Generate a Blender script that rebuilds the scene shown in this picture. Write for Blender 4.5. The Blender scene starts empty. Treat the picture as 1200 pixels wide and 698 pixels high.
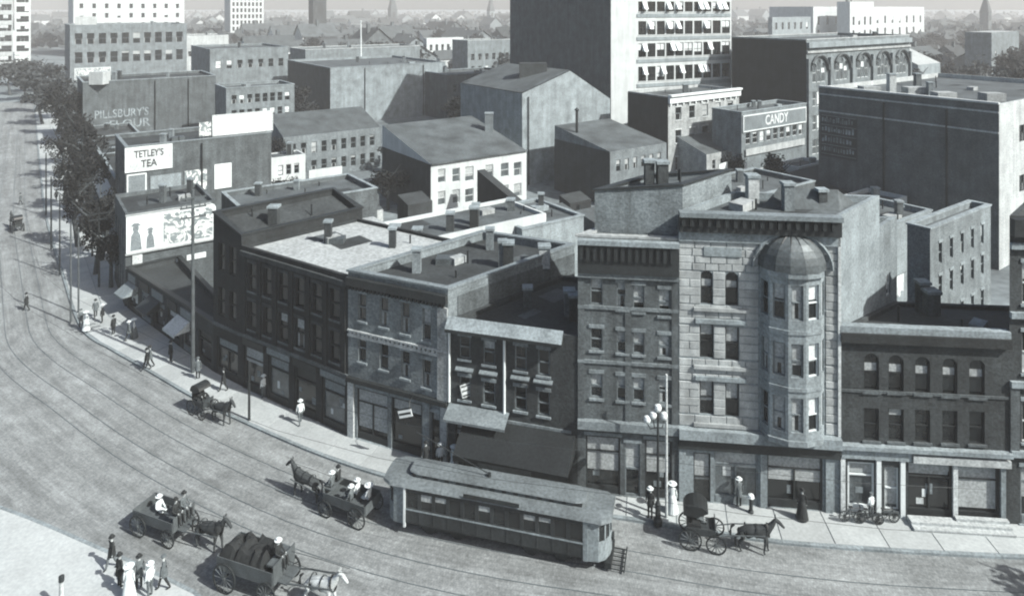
import bpy, math, random
from mathutils import Vector, Matrix
random.seed(7)
HAZE = 0.00045
sc = bpy.context.scene
col = sc.collection
R_ = math.radians
# ------------------------------------------------------------------ camera
H = 30.0                      # camera height above the street (m)
FPX, CX, HY = 817.0, 600.0, 10.0   # focal length in photo pixels, centre column, horizon row
cam = bpy.data.cameras.new('camera'); cam_o = bpy.data.objects.new('camera', cam); col.objects.link(cam_o)
cam_o.location = (0, 0, H); cam_o.rotation_euler = (R_(90), 0, 0)
cam.sensor_fit = 'HORIZONTAL'; cam.sensor_width = 36.0; cam.lens = 36.0*FPX/1200.0
cam.shift_y = -(349.0-HY)/1200.0; cam.clip_start = 0.5; cam.clip_end = 20000
sc.camera = cam_o
sc.cycles.filter_width = 2.1
# ------------------------------------------------------------------ sky, sun, exposure
SUN_E = 41.0; sv = Vector((.86, -.51, 0)).normalized()
SUN = Vector((sv.x*math.cos(R_(SUN_E)), sv.y*math.cos(R_(SUN_E)), math.sin(R_(SUN_E))))
w = bpy.data.worlds.new('World'); sc.world = w; w.use_nodes = True
nt = w.node_tree; sky = nt.nodes.new('ShaderNodeTexSky'); sky.sky_type = 'NISHITA'; sky.sun_disc = False
sky.sun_elevation = R_(SUN_E); sky.sun_rotation = math.atan2(sv.x, sv.y); sky.air_density = 1.0; sky.dust_density = 4.0; sky.ozone_density = 1.0
bg = nt.nodes['Background']; nt.links.new(sky.outputs['Color'], bg.inputs['Color']); bg.inputs['Strength'].default_value = 0.075
sl = bpy.data.lights.new('sun', 'SUN'); sl.energy = 5.0; sl.angle = R_(0.6); sl.color = (1.0, .965, .90)
so = bpy.data.objects.new('sun', sl); so.rotation_euler = (-SUN).to_track_quat('-Z', 'Y').to_euler(); so.location = (40, -20, 80); col.objects.link(so)
vs = sc.view_settings; vs.view_transform = 'Standard'; vs.look = 'None'; vs.exposure = 1.02; vs.gamma = 1.0; vs.use_curve_mapping = False

# ------------------------------------------------------------------ helpers: pixels to places
def gp(px, py, z=0.0):
    d = FPX*(H-z)/(py-HY); return Vector(((px-CX)/FPX*d, d))
def zat(py, d): return H-(py-HY)*d/FPX
def ray_hit(p, dr, px):        # distance t along p + dr*t where the sight line of column px meets it
    k = (px-CX)/FPX; return (k*p.y-p.x)/(dr.x-k*dr.y)
RD = Vector((.813, .582)); LD = Vector((-.582, .813)); R0 = Vector((.72, .69)).normalized()

# ------------------------------------------------------------------ materials
MATS = {}
def M(name, g, rough=.88, var=.28, scale=.6, fine=.32, metal=0., spec=.25, tint=None, bump=.0, brick=None, streak=0., vary=0.):
    if name in MATS: return MATS[name]
    m = bpy.data.materials.new(name); m.use_nodes = True; n = m.node_tree; b = n.nodes['Principled BSDF']
    tint = tint or ((.83, 1.0, 1.08) if g < .31 else (.90, 1.0, 1.03))
    c = tuple(.72*g*t for t in tint)
    b.inputs['Roughness'].default_value = rough; b.inputs['Metallic'].default_value = metal
    b.inputs['Specular IOR Level'].default_value = spec
    geo = n.nodes.new('ShaderNodeNewGeometry')
    def noise(s, det, src=None):
        t = n.nodes.new('ShaderNodeTexNoise'); t.inputs['Scale'].default_value = s; t.inputs['Detail'].default_value = det
        n.links.new(src or geo.outputs['Position'], t.inputs['Vector']); return t.outputs['Fac']
    def mp(v, a, b2):
        r = n.nodes.new('ShaderNodeMapRange'); r.inputs['From Min'].default_value = .28; r.inputs['From Max'].default_value = .72
        r.inputs['To Min'].default_value = a; r.inputs['To Max'].default_value = b2; n.links.new(v, r.inputs['Value']); return r.outputs['Result']
    def mul(a, b2):
        q = n.nodes.new('ShaderNodeMath'); q.operation = 'MULTIPLY'; n.links.new(a, q.inputs[0]); n.links.new(b2, q.inputs[1]); return q.outputs[0]
    f = mul(mp(noise(scale, 5), 1-var, 1+var), mp(noise(scale*11, 3), 1-fine, 1+fine))
    if streak:
        mpn = n.nodes.new('ShaderNodeMapping'); mpn.inputs['Scale'].default_value = (1, 1, .08); n.links.new(geo.outputs['Position'], mpn.inputs['Vector'])
        f = mul(f, mp(noise(1.6, 4, mpn.outputs['Vector']), 1-streak, 1+streak))
    if brick:
        uv = n.nodes.new('ShaderNodeTexCoord'); bt = n.nodes.new('ShaderNodeTexBrick')
        bt.inputs['Scale'].default_value = 1.0; bt.inputs['Brick Width'].default_value = brick[0]; bt.inputs['Row Height'].default_value = brick[1]
        bt.inputs['Mortar Size'].default_value = brick[1]*.10; bt.inputs['Color1'].default_value = (1.12,)*3+(1,); bt.inputs['Color2'].default_value = (.82,)*3+(1,)
        bt.inputs['Mortar'].default_value = (brick[2],)*3+(1,); n.links.new(uv.outputs['UV'], bt.inputs['Vector'])
        q = n.nodes.new('ShaderNodeSeparateColor'); n.links.new(bt.outputs['Color'], q.inputs[0]); f = mul(f, q.outputs[0])
    if vary:
        oi = n.nodes.new('ShaderNodeObjectInfo'); r = n.nodes.new('ShaderNodeMapRange'); r.inputs['To Min'].default_value = 1-vary; r.inputs['To Max'].default_value = 1+vary
        n.links.new(oi.outputs['Random'], r.inputs['Value']); f = mul(f, r.outputs['Result'])
    vm = n.nodes.new('ShaderNodeVectorMath'); vm.operation = 'SCALE'; vm.inputs[0].default_value = c; n.links.new(f, vm.inputs['Scale'])
    n.links.new(vm.outputs[0], b.inputs['Base Color'])
    if bump:
        bp = n.nodes.new('ShaderNodeBump'); bp.inputs['Strength'].default_value = bump; bp.inputs['Distance'].default_value = .05
        n.links.new(f, bp.inputs['Height']); n.links.new(bp.outputs['Normal'], b.inputs['Normal'])
    MATS[name] = m; return m
BR = (.30, .11, 1.1); ST = (1.1, .5, .7)
M('road', .235, var=.16, scale=.35, fine=.2, bump=.3); M('slab', .40, var=.10, scale=.5, fine=.12, vary=.09); M('kerb', .24, var=.15, vary=.15)
M('dirt', .17, var=.4, scale=.08, fine=.3); M('rail', .13, rough=.5, metal=.2, var=.1); M('rail_bed', .228, var=.12, scale=.5)
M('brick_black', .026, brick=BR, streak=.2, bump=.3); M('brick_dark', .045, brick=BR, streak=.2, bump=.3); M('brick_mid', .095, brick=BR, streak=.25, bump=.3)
M('brick_light', .18, brick=BR, streak=.2, bump=.3); M('brick_pale', .33, brick=BR, streak=.18, bump=.2)
M('ashlar', .36, var=.22, scale=1.5, fine=.2, streak=.2, bump=.4, vary=.14); M('ashlar_joint', .24)
M('plaster_lit', .235, var=.3, streak=.16, fine=.3, brick=BR); M('flank', .105, brick=BR, var=.3, streak=.16, fine=.35); M('plaster_white', .53, var=.10, streak=.12, fine=.06); M('plaster_grey', .26, var=.2, streak=.2); M('plaster_pale', .42, var=.15, streak=.18)  # plaster_lit: sunlit tone put into the colour; flank: shaded tone put into the colour
M('paint_white', .74, var=.07, fine=.06, rough=.55); M('paint_pale', .55, var=.15, rough=.6); M('paint_grey', .2, var=.2, rough=.6); M('paint_dark', .03, var=.25, rough=.5); M('paint_black', .022, var=.2, rough=.45)
M('tar_roof', .042, var=.35, scale=.35, fine=.3, bump=.3); M('grey_roof', .088, var=.4, scale=.35, fine=.25); M('pale_roof', .32, var=.22, scale=.3); M('white_roof', .36, var=.1, scale=.4); M('metal_roof', .11, rough=.55, metal=.3, var=.25)
M('shingle', .13, var=.3, brick=(.5, .3, .6), bump=.3)
M('glass', .018, rough=.12, spec=.5, var=.3); M('glass_grey', .10, rough=.15, spec=.5, var=.5, scale=.9); M('blind', .62, var=.12); M('blind_grey', .36, var=.2)
M('bark', .06, var=.3, scale=3); M('leaf', .05, var=.45, scale=.5, fine=.4); M('leaf_dark', .016, var=.5, scale=.5, fine=.4); M('leaf_far', .075, var=.4, scale=.06, fine=.3)
M('skin', .42, var=.05); M('cloth_black', .025, var=.3, scale=5); M('cloth_grey', .12, var=.25, scale=5); M('cloth_white', .72, var=.1, scale=5); M('horse_dark', .045, var=.3, scale=3); M('horse_pale', .50, var=.2, scale=3)
M('car_paint', .05, rough=.35, var=.15, spec=.5); M('tram_side', .034, rough=.5, var=.2, streak=.2); M('tram_roof', .14, rough=.8, var=.25); M('tram_front', .24, rough=.5, var=.15); M('iron', .04, rough=.5, metal=.4); M('tyre', .05); M('wood', .085, var=.25, scale=2)
M('faded_paint', .26, var=.6, scale=1.2, fine=.6); M('stone_pale', .42, var=.12); M('coal', .02, var=.4, scale=6); M('wood_pale', .38, var=.2, scale=2)
def road_mat():
    m = bpy.data.materials.new('road_setts'); m.use_nodes = True; n = m.node_tree; b = n.nodes['Principled BSDF']; b.inputs['Roughness'].default_value = .9; b.inputs['Specular IOR Level'].default_value = .2
    uv = n.nodes.new('ShaderNodeTexCoord').outputs['UV']; acc = None
    def layer(scl, ns, det, lo, hi):
        nonlocal acc
        mp_ = n.nodes.new('ShaderNodeMapping'); mp_.inputs['Scale'].default_value = (scl[0], scl[1], 1); n.links.new(uv, mp_.inputs['Vector'])
        t = n.nodes.new('ShaderNodeTexNoise'); t.inputs['Scale'].default_value = ns; t.inputs['Detail'].default_value = det; n.links.new(mp_.outputs['Vector'], t.inputs['Vector'])
        r = n.nodes.new('ShaderNodeMapRange'); r.inputs['From Min'].default_value = .3; r.inputs['From Max'].default_value = .7; r.inputs['To Min'].default_value = lo; r.inputs['To Max'].default_value = hi; n.links.new(t.outputs['Fac'], r.inputs['Value'])
        if acc is None: acc = r.outputs['Result']
        else:
            q = n.nodes.new('ShaderNodeMath'); q.operation = 'MULTIPLY'; n.links.new(acc, q.inputs[0]); n.links.new(r.outputs['Result'], q.inputs[1]); acc = q.outputs[0]
    layer((.05, 1.0), 1.1, 4, .80, 1.16); layer((.12, 1.0), 3.5, 3, .86, 1.12); layer((1, 1), .35, 5, .86, 1.14); layer((.6, 1), 1.1, 6, .78, 1.14); layer((1, 1), .12, 4, .88, 1.12); layer((1, 1), 5.0, 3, .80, 1.2); layer((.5, 1), 14.0, 2, .82, 1.18)
    bt = n.nodes.new('ShaderNodeTexBrick'); bt.inputs['Scale'].default_value = 1; bt.inputs['Brick Width'].default_value = .14; bt.inputs['Row Height'].default_value = .26; bt.inputs['Mortar Size'].default_value = .016; bt.inputs['Color1'].default_value = (1.1, 1.1, 1.1, 1); bt.inputs['Color2'].default_value = (.9, .9, .9, 1); bt.inputs['Mortar'].default_value = (.86, .86, .86, 1); n.links.new(uv, bt.inputs['Vector'])
    sp = n.nodes.new('ShaderNodeSeparateColor'); n.links.new(bt.outputs['Color'], sp.inputs[0]); q = n.nodes.new('ShaderNodeMath'); q.operation = 'MULTIPLY'; n.links.new(acc, q.inputs[0]); n.links.new(sp.outputs[0], q.inputs[1])
    vm = n.nodes.new('ShaderNodeVectorMath'); vm.operation = 'SCALE'; vm.inputs[0].default_value = (.160, .178, .184); n.links.new(q.outputs[0], vm.inputs['Scale']); n.links.new(vm.outputs[0], b.inputs['Base Color'])
    bp = n.nodes.new('ShaderNodeBump'); bp.inputs['Strength'].default_value = .35; bp.inputs['Distance'].default_value = .03; n.links.new(q.outputs[0], bp.inputs['Height']); n.links.new(bp.outputs['Normal'], b.inputs['Normal']); MATS['road_setts'] = m
road_mat()
def art_mat():
    m = bpy.data.materials.new('poster_print'); m.use_nodes = True; n = m.node_tree; b = n.nodes['Principled BSDF']; b.inputs['Roughness'].default_value = .7
    g = n.nodes.new('ShaderNodeNewGeometry'); t = n.nodes.new('ShaderNodeTexNoise'); t.inputs['Scale'].default_value = .9; t.inputs['Detail'].default_value = 3; t.inputs['Distortion'].default_value = 2.5
    r = n.nodes.new('ShaderNodeValToRGB'); r.color_ramp.elements[0].position = .47; r.color_ramp.elements[0].color = (.12, .15, .16, 1); r.color_ramp.elements[1].position = .57; r.color_ramp.elements[1].color = (.5, .54, .54, 1)
    n.links.new(g.outputs['Position'], t.inputs['Vector']); n.links.new(t.outputs['Fac'], r.inputs['Fac']); n.links.new(r.outputs['Color'], b.inputs['Base Color']); MATS['poster_print'] = m
art_mat()

# ------------------------------------------------------------------ helpers: meshes and objects
class MB:
    def __init__(s): s.v = []; s.f = []; s.m = []; s.uv = []; s.T = None
    def add(s, pts, mat=0, uv=None):
        i = len(s.v)
        for p in pts:
            p = Vector(p); s.v.append(s.T @ p if s.T else p)
        s.f.append(list(range(i, i+len(pts)))); s.m.append(mat); s.uv.append(uv or [(0, 0)]*len(pts))
    def box(s, x0, x1, y0, y1, z0, z1, mat=0):
        a = [(x0, y0, z0), (x1, y0, z0), (x1, y1, z0), (x0, y1, z0), (x0, y0, z1), (x1, y0, z1), (x1, y1, z1), (x0, y1, z1)]
        for q in ((0, 3, 2, 1), (4, 5, 6, 7), (0, 1, 5, 4), (1, 2, 6, 5), (2, 3, 7, 6), (3, 0, 4, 7)): s.add([a[k] for k in q], mat)
        return s
    def prism(s, poly, z0, z1, mat=0, top=None):
        n = len(poly)
        for i in range(n):
            a, b = poly[i], poly[(i+1) % n]; L = math.hypot(b[0]-a[0], b[1]-a[1])
            s.add([(a[0], a[1], z0), (b[0], b[1], z0), (b[0], b[1], z1), (a[0], a[1], z1)], mat, [(0, z0), (L, z0), (L, z1), (0, z1)])
        s.add([(p[0], p[1], z1) for p in poly], mat if top is None else top); s.add([(p[0], p[1], z0) for p in reversed(poly)], mat)
        return s
    def lathe(s, prof, n=10, mat=0, c=(0, 0), a0=0., a1=2*math.pi):
        full = abs(a1-a0-2*math.pi) < 1e-6
        for i in range(n):
            t0 = a0+(a1-a0)*i/n; t1 = a0+(a1-a0)*(i+1)/n
            for (r0, z0), (r1, z1) in zip(prof, prof[1:]):
                P = lambda r, t, z: (c[0]+r*math.cos(t), c[1]+r*math.sin(t), z)
                q = [P(r0, t0, z0), P(r0, t1, z0), P(r1, t1, z1), P(r1, t0, z1)]
                if r0 < 1e-5: q = [q[0], q[2], q[3]]
                elif r1 < 1e-5: q = [q[0], q[1], q[2]]
                s.add(q, mat)
        return s
    def tube(s, pts, r, n=6, mat=0):
        pts = [Vector(p) for p in pts]; rings = []
        rr = r if isinstance(r, (list, tuple)) else [r]*len(pts)
        for i, p in enumerate(pts):
            t = (pts[min(i+1, len(pts)-1)]-pts[max(i-1, 0)]).normalized()
            u = t.cross(Vector((0, 0, 1)) if abs(t.z) < .9 else Vector((1, 0, 0))).normalized(); v = t.cross(u)
            rings.append([p+(u*math.cos(2*math.pi*k/n)+v*math.sin(2*math.pi*k/n))*rr[i] for k in range(n)])
        for a, b in zip(rings, rings[1:]):
            for k in range(n): s.add([a[k], a[(k+1) % n], b[(k+1) % n], b[k]], mat)
        s.add(list(reversed(rings[0])), mat); s.add(rings[-1], mat); return s
    def mesh(s, name, mats, smooth=False, off=None):
        me = bpy.data.meshes.new(name); o = Vector(off) if off is not None else Vector((0, 0, 0))
        me.from_pydata([tuple(v-o) for v in s.v], [], s.f)
        for k in mats: me.materials.append(MATS[k] if isinstance(k, str) else k)
        me.polygons.foreach_set('material_index', s.m)
        if any(u[1] != (0, 0) for u in s.uv if len(u) > 1):
            l = me.uv_layers.new(name='UVMap'); l.data.foreach_set('uv', [c for f in s.uv for u in f for c in u])
        if smooth: me.polygons.foreach_set('use_smooth', [True]*len(me.polygons))
        me.update(); return me
    def build(s, name, mats, parent=None, smooth=False, world=True):
        if isinstance(mats, str): mats = [mats]
        off = parent.location if (parent and world) else None
        return obj(name, s.mesh(name, mats, smooth, off), parent)
def obj(name, me, parent=None, loc=None, rz=0., rot=None):
    o = bpy.data.objects.new(name, me); col.objects.link(o)
    if parent: o.parent = parent
    if loc is not None: o.location = loc
    if rot is not None: o.rotation_euler = rot
    elif rz: o.rotation_euler = (0, 0, rz)
    return o
def tag(o, label=None, cat=None, group=None, kind=None):
    if label: o['label'] = label
    if cat: o['category'] = cat
    if group: o['group'] = group
    if kind: o['kind'] = kind
    return o
def thing(name, label, cat, loc=(0, 0, 0), rz=0., group=None):
    o = obj(name, None, None, loc, rz); o.empty_display_size = .5; return tag(o, label, cat, group)
def copy_tree(o, parent=None):
    c = o.copy(); col.objects.link(c)
    if parent: c.parent = parent
    for ch in list(o.children): copy_tree(ch, c)
    return c
TXT = {}
def text_mesh(t, mat, ext=.02):
    k = (t, mat)
    if k not in TXT:
        cu = bpy.data.curves.new('lettering', 'FONT'); cu.body = t; cu.extrude = ext; cu.align_x = 'CENTER'; cu.align_y = 'CENTER'; cu.size = 1.0; cu.resolution_u = 3; cu.offset = .012
        o = bpy.data.objects.new('t', cu); col.objects.link(o); dg = bpy.context.evaluated_depsgraph_get()
        me = bpy.data.meshes.new_from_object(o.evaluated_get(dg)); bpy.data.objects.remove(o); me.materials.clear(); me.materials.append(MATS[mat])
        for p in me.polygons: p.material_index = 0
        xs = [v.co.x for v in me.vertices]; ys = [v.co.y for v in me.vertices]; TXT[k] = (me, max(xs)-min(xs), max(ys)-min(ys))
    return TXT[k]
def lettering(t, parent, world, ang, wid, hgt, mat, name='lettering', local=None):
    me, tw, th = text_mesh(t, mat)
    o = obj(name, me, parent, (Vector(world)-parent.location) if local is None else local, rot=(R_(90), 0, ang)); o.scale = (wid/tw, hgt/th, 1); return o

# ------------------------------------------------------------------ helpers: walls, windows, buildings
def wall_holes(mb, p0, p1, z0, za, zb, holes, dp=.22, mat=0):
    d = (p1-p0); L = d.length; d = d/L; n = Vector((d.y, -d.x)); zt = min(za, zb)
    P = lambda u, z, y=0: (p0.x+d.x*u-n.x*y, p0.y+d.y*u-n.y*y, z)
    us = sorted(set([0, L]+[round(h[0], 3) for h in holes]+[round(h[1], 3) for h in holes])); zs = sorted(set([z0, zt]+[round(h[2], 3) for h in holes]+[round(h[3], 3) for h in holes]))
    for a, b in zip(us, us[1:]):
        for c, e in zip(zs, zs[1:]):
            cu, cz = (a+b)/2, (c+e)/2
            if any(h[0] < cu < h[1] and h[2] < cz < h[3] for h in holes): continue
            mb.add([P(a, c), P(b, c), P(b, e), P(a, e)], mat, [(a, c), (b, c), (b, e), (a, e)])
    if za > zt+.01: mb.add([P(0, zt), P(L, zt), P(0, za)], mat, [(0, zt), (L, zt), (0, za)])
    if zb > zt+.01: mb.add([P(0, zt), P(L, zt), P(L, zb)], mat, [(0, zt), (L, zt), (L, zb)])
    for h in holes:
        a, b, c, e = [round(x, 3) for x in h[:4]]
        for q in ([(a, c), (a, e)], [(b, e), (b, c)], [(a, e), (b, e)], [(b, c), (a, c)]):
            mb.add([P(*q[0]), P(*q[1]), P(q[1][0], q[1][1], dp), P(q[0][0], q[0][1], dp)], mat, [(0, 0), (.2, 0), (.2, .2), (0, .2)])
WIN = {}
def win_mesh(w, h, kind, fm, gm, wall):
    k = (round(w, 1), round(h, 1), kind, fm, gm, wall if kind == 'arch' else '')
    if k not in WIN:
        mb = MB(); t = .07 if w > .5 else .05
        if kind == 'arch':
            r = w/2; n = 10; zs = h-r
            arc = [(-r*math.cos(math.pi*i/n), zs+r*math.sin(math.pi*i/n)) for i in range(n+1)]
            mb.add([(-r, .18, 0), (r, .18, 0)]+[(x, .18, z) for x, z in reversed(arc)], 1)
            for i in range(n):
                (x0, z0), (x1, z1) = arc[i], arc[i+1]
                mb.add([(x0, .004, z0), (x1, .004, z1), (x1, .004, h), (x0, .004, h)], 2); mb.add([(x0, .004, z0), (x0, .2, z0), (x1, .2, z1), (x1, .004, z1)], 2)
                s2 = 1-t/r; mb.add([(x0, .12, z0), (x1, .12, z1), (x1*s2, .12, zs+(z1-zs)*s2), (x0*s2, .12, zs+(z0-zs)*s2)], 0)
            mb.box(-r, -r+t, .1, .17, 0, zs); mb.box(r-t, r, .1, .17, 0, zs); mb.box(-r+t, r-t, .1, .17, 0, t); mb.box(-r+t, r-t, .1, .17, h*.5-t/2, h*.5+t/2)
        elif kind == 'shop':
            mb.add([(-w/2, .2, 0), (w/2, .2, 0), (w/2, .2, h), (-w/2, .2, h)], 1); t = .1
            mb.box(-w/2, -w/2+t, .08, .19, 0, h); mb.box(w/2-t, w/2, .08, .19, 0, h); mb.box(-w/2+t, w/2-t, .08, .19, h-t, h); mb.box(-w/2+t, w/2-t, .06, .19, 0, .45); mb.box(-w/2+t, w/2-t, .1, .19, h*.72, h*.72+.08)
            if w > 2.4: mb.box(-.05, .05, .1, .189, .45, h*.72)
        else:
            mb.add([(-w/2, .18, 0), (w/2, .18, 0), (w/2, .18, h), (-w/2, .18, h)], 1)
            mb.box(-w/2, -w/2+t, .1, .17, 0, h); mb.box(w/2-t, w/2, .1, .17, 0, h); mb.box(-w/2+t, w/2-t, .1, .17, 0, t); mb.box(-w/2+t, w/2-t, .1, .17, h-t, h); mb.box(-w/2+t, w/2-t, .08, .165, h*.5-t/2, h*.5+t/2)
            if kind == 'mull': mb.box(-t/2, t/2, .105, .168, t, h-t)
        me = mb.mesh('window', [fm, gm, wall]); WIN[k] = (me, round(w, 1), round(h, 1))
    return WIN[k]
def cbox(key, mat, *b):
    k = (key, mat)+tuple(round(x, 2) for x in b)
    if k not in WIN: WIN[k] = MB().box(*b).mesh(key, [mat])
    return WIN[k]
def windows(root, p0, p1, holes, wall, style):
    """style: kind, frame, glass, sill material, lintel material, chance of a blind"""
    d = (p1-p0).normalized(); ang = math.atan2(d.y, d.x); rnd = random.Random(int(abs(p0.x*131+p0.y*17)*10))
    for h in holes:
        st = dict(kind='sash', frame='paint_pale', glass='glass', sill=None, lintel=None, blind=.3, bmat='blind', name='window'); st.update(style)
        if len(h) > 4 and h[4]: st.update(h[4])
        w, hh = h[1]-h[0], h[3]-h[2]; me, mw, mh = win_mesh(w, hh, st['kind'], st['frame'], st['glass'], wall)
        c = p0+d*((h[0]+h[1])/2)
        o = obj(st['name'], me, root, Vector((c.x, c.y, h[2]))-root.location, ang); o.scale = (w/mw, 1, hh/mh)
        if st['blind'] and rnd.random() < st['blind']:
            f = (rnd.choice((.2, .35, .45, .5, .55, .62, .8)) if 'bfrac' not in st else st['bfrac'])*rnd.uniform(.75, 1.25); f = min(f, .9)
            if st['kind'] != 'arch': obj('blind', cbox('blind', st['bmat'], -mw/2+.06, mw/2-.06, .165, .178, mh*(1-f), mh-.05), o)
            else: obj('blind', cbox('blind', st['bmat'], -mw/2+.06, mw/2-.06, .165, .178, mh*.5, mh*.5+mh*.22), o)
        if st['kind'] == 'shop':
            for k in range(rnd.choice((1, 2, 3))):
                a_ = rnd.uniform(-mw/2+.2, mw/2-.6); z_ = rnd.uniform(.5, mh*.5); w2 = rnd.uniform(.2, .5); h2 = rnd.uniform(.2, .6); obj('display_card', cbox('display_card', rnd.choice(('paint_pale', 'paint_grey', 'plaster_grey', 'cloth_white')), a_, a_+w2, .18, .195, z_, z_+h2), o)
            obj('transom_blind', cbox('transom_blind', rnd.choice(('blind_grey', 'paint_dark', 'paint_grey')), -mw/2+.12, mw/2-.12, .185, .196, mh*.76, mh-.12), o)
        elif st['kind'] == 'sash' and rnd.random() < .3 and w > .5:
            for sg_ in (-1, 1): obj('curtain', cbox('curtain', 'blind_grey', min(sg_*(mw/2-.08), sg_*(mw/2-.24)), max(sg_*(mw/2-.08), sg_*(mw/2-.24)), .166, .177, .06, mh*.48), o)
        if st['sill']: obj('sill', cbox('sill', st['sill'], -mw/2-.1, mw/2+.1, -.1, .05, -.14, -.003), o)
        if st['lintel']: obj('lintel', cbox('lintel', st['lintel'], -mw/2-.1, mw/2+.1, -.06, .05, mh+.003, mh+.22), o)
def px_holes(p0, p1, rects, extra=None):
    d = (p1-p0).normalized(); out = []
    for r in rects:
        x0, x1, y0, y1 = r[:4]; u0, u1 = ray_hit(p0, d, x0), ray_hit(p0, d, x1); c = p0+d*((u0+u1)/2)
        z1, z0 = zat(y0, c.y), zat(y1, c.y); out.append((u0, u1, z0, z1, r[4] if len(r) > 4 else extra))
    return out
def rows(L, z0s, h, n, w, m0=.8, m1=.8, extra=None):
    out = []; pitch = (L-m0-m1)/n
    for z in z0s:
        for i in range(n):
            c = m0+pitch*(i+.5); out.append((c-w/2, c+w/2, z, z+h, extra))
    return out
def inset(poly, t):
    n = len(poly); out = []
    for i in range(n):
        a, b, c = poly[i-1], poly[i], poly[(i+1) % n]; d1 = (b-a).normalized(); d2 = (c-b).normalized()
        n1 = Vector((-d1.y, d1.x)); n2 = Vector((-d2.y, d2.x)); k = 1+n1.dot(n2); out.append(b+(n1+n2)*(t/k))
    return out
def bld(name, label, pts, z, wall, roof='tar_roof', faces=None, par=.5, coping=None, group=None, cat='building', z0=0., dp=.22, styles=None, noroof=False):
    """pts counter-clockwise, z one height or one per corner; faces {edge: openings}"""
    pts = [Vector(p) for p in pts]; n = len(pts); zs = z if isinstance(z, (list, tuple)) else [z]*n; faces = faces or {}; styles = styles or {}
    c = sum(pts, Vector((0, 0)))/n; root = thing(name, label, cat, (c.x, c.y, z0), 0, group)
    mb = MB(); ins = inset(pts, .28)
    for i in range(n):
        a, b = pts[i], pts[(i+1) % n]; za, zb = zs[i], zs[(i+1) % n]
        hs = faces.get(i, []); wall_holes(mb, a, b, z0, za, zb, hs, dp)
        if par > 0:
            ia, ib = ins[i], ins[(i+1) % n]
            mb.add([(a.x, a.y, za), (b.x, b.y, zb), (ib.x, ib.y, zb), (ia.x, ia.y, za)]); mb.add([(ib.x, ib.y, zb-par), (ia.x, ia.y, za-par), (ia.x, ia.y, za), (ib.x, ib.y, zb)])
    mb.build('wall', wall, root)
    rp = ins if par > 0 else pts
    if not noroof:
        rb = MB(); rb.add([(p.x, p.y, q-par+.002) for p, q in zip(rp, zs)]); rb.build('roof', roof, root)
    if coping:
        cb = MB(); o1 = inset(pts, -.08); i1 = inset(pts, .36)
        for i in range(n):
            j = (i+1) % n; A = [(o1[i], zs[i]), (o1[j], zs[j]), (i1[j], zs[j]), (i1[i], zs[i])]
            lo = [Vector((p.x, p.y, q+.003)) for p, q in A]; hi = [v+Vector((0, 0, .14)) for v in lo]
            cb.add(hi); cb.add([lo[0], lo[1], hi[1], hi[0]]); cb.add([lo[2], lo[3], hi[3], hi[2]])
        cb.build('coping', coping, root)
    if par > 0 and not noroof and max(zs)-min(zs) < 3 and n == 4:
        rr_ = random.Random(int(abs(c.x*7+c.y*3)*10)); A, B, C_, D_ = ins; big = min((B-A).length, (C_-B).length, (D_-C_).length)
        def spot():
            a_, b_ = rr_.uniform(.15, .85), rr_.uniform(.2, .85); q = (A*(1-a_)+B*a_)*(1-b_)+(D_*(1-a_)+C_*a_)*b_
            zq = (zs[0]*(1-a_)+zs[1]*a_)*(1-b_)+(zs[3]*(1-a_)+zs[2]*a_)*b_; return q, zq-par
        if big > 3.2:
            for k in range(rr_.choice((1, 2, 2, 3))):
                q, zq = spot(); chimney(root, q, zq, zq+rr_.uniform(.9, 1.9), rr_.uniform(.5, .85), rr_.choice(('brick_mid', 'brick_light', 'brick_dark')))
            for k in range(rr_.choice((1, 2, 3))):
                q, zq = spot(); h_ = rr_.uniform(.5, 1.1); MB().tube([(q.x, q.y, zq-.15), (q.x, q.y, zq+h_)], .07, 6).build('vent_pipe', 'iron', root)
            if big > 5:
                q, zq = spot(); a_ = rr_.uniform(.5, 1.0); mb2 = MB(); mb2.T = Matrix.Translation((q.x, q.y, 0)) @ Matrix.Rotation(math.atan2((C_-B).y, (C_-B).x), 4, 'Z'); mb2.box(-a_, a_, -a_*.6, a_*.6, zq-.15, zq+.5); mb2.build('skylight', rr_.choice(('pale_roof', 'metal_roof', 'plaster_grey')), root)
                for k in range(3):
                    q, zq = spot(); a_ = rr_.uniform(.8, 1.8); mb2 = MB(); mb2.T = Matrix.Translation((q.x, q.y, zq+.006+.003*k)) @ Matrix.Rotation(math.atan2((C_-B).y, (C_-B).x), 4, 'Z'); b_ = a_*rr_.uniform(.4, .8)
                    if max(zs)-min(zs) < .1: mb2.add([(-a_, -b_, 0), (a_, -b_, 0), (a_, b_, 0), (-a_, b_, 0)]); mb2.build('roof_patch', rr_.choice(('tar_roof', 'grey_roof')), root)
    for i, hs in faces.items():
        windows(root, pts[i], pts[(i+1) % n], hs, wall, styles.get(i, styles.get('all', {})))
    return root
def corner_box(px, py, z, pl, pr, rd=RD, ld=LD, depth=None, d=None):
    """footprint from the near corner's column/roof row; pl, pr = columns where the left and right faces end"""
    d = d or FPX*(H-z)/(py-HY); C = Vector(((px-CX)/FPX*d, d)); tr = ray_hit(C, rd, pr); tl = depth or ray_hit(C, ld, pl)
    return [C+ld*tl, C, C+rd*tr, C+rd*tr+ld*tl], tl, tr
def strip(root, name, p0, p1, z0, z1, out, mat, u0=0, u1=None, inn=0.):
    d = (p1-p0); L = d.length; d /= L; n = Vector((d.y, -d.x)); u1 = L if u1 is None else u1
    a, b = p0+d*u0, p0+d*u1; mb = MB(); q = [a-n*inn, a+n*out, b+n*out, b-n*inn]
    mb.prism([(v.x, v.y) for v in q], z0, z1); return mb.build(name, mat, root)
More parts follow.
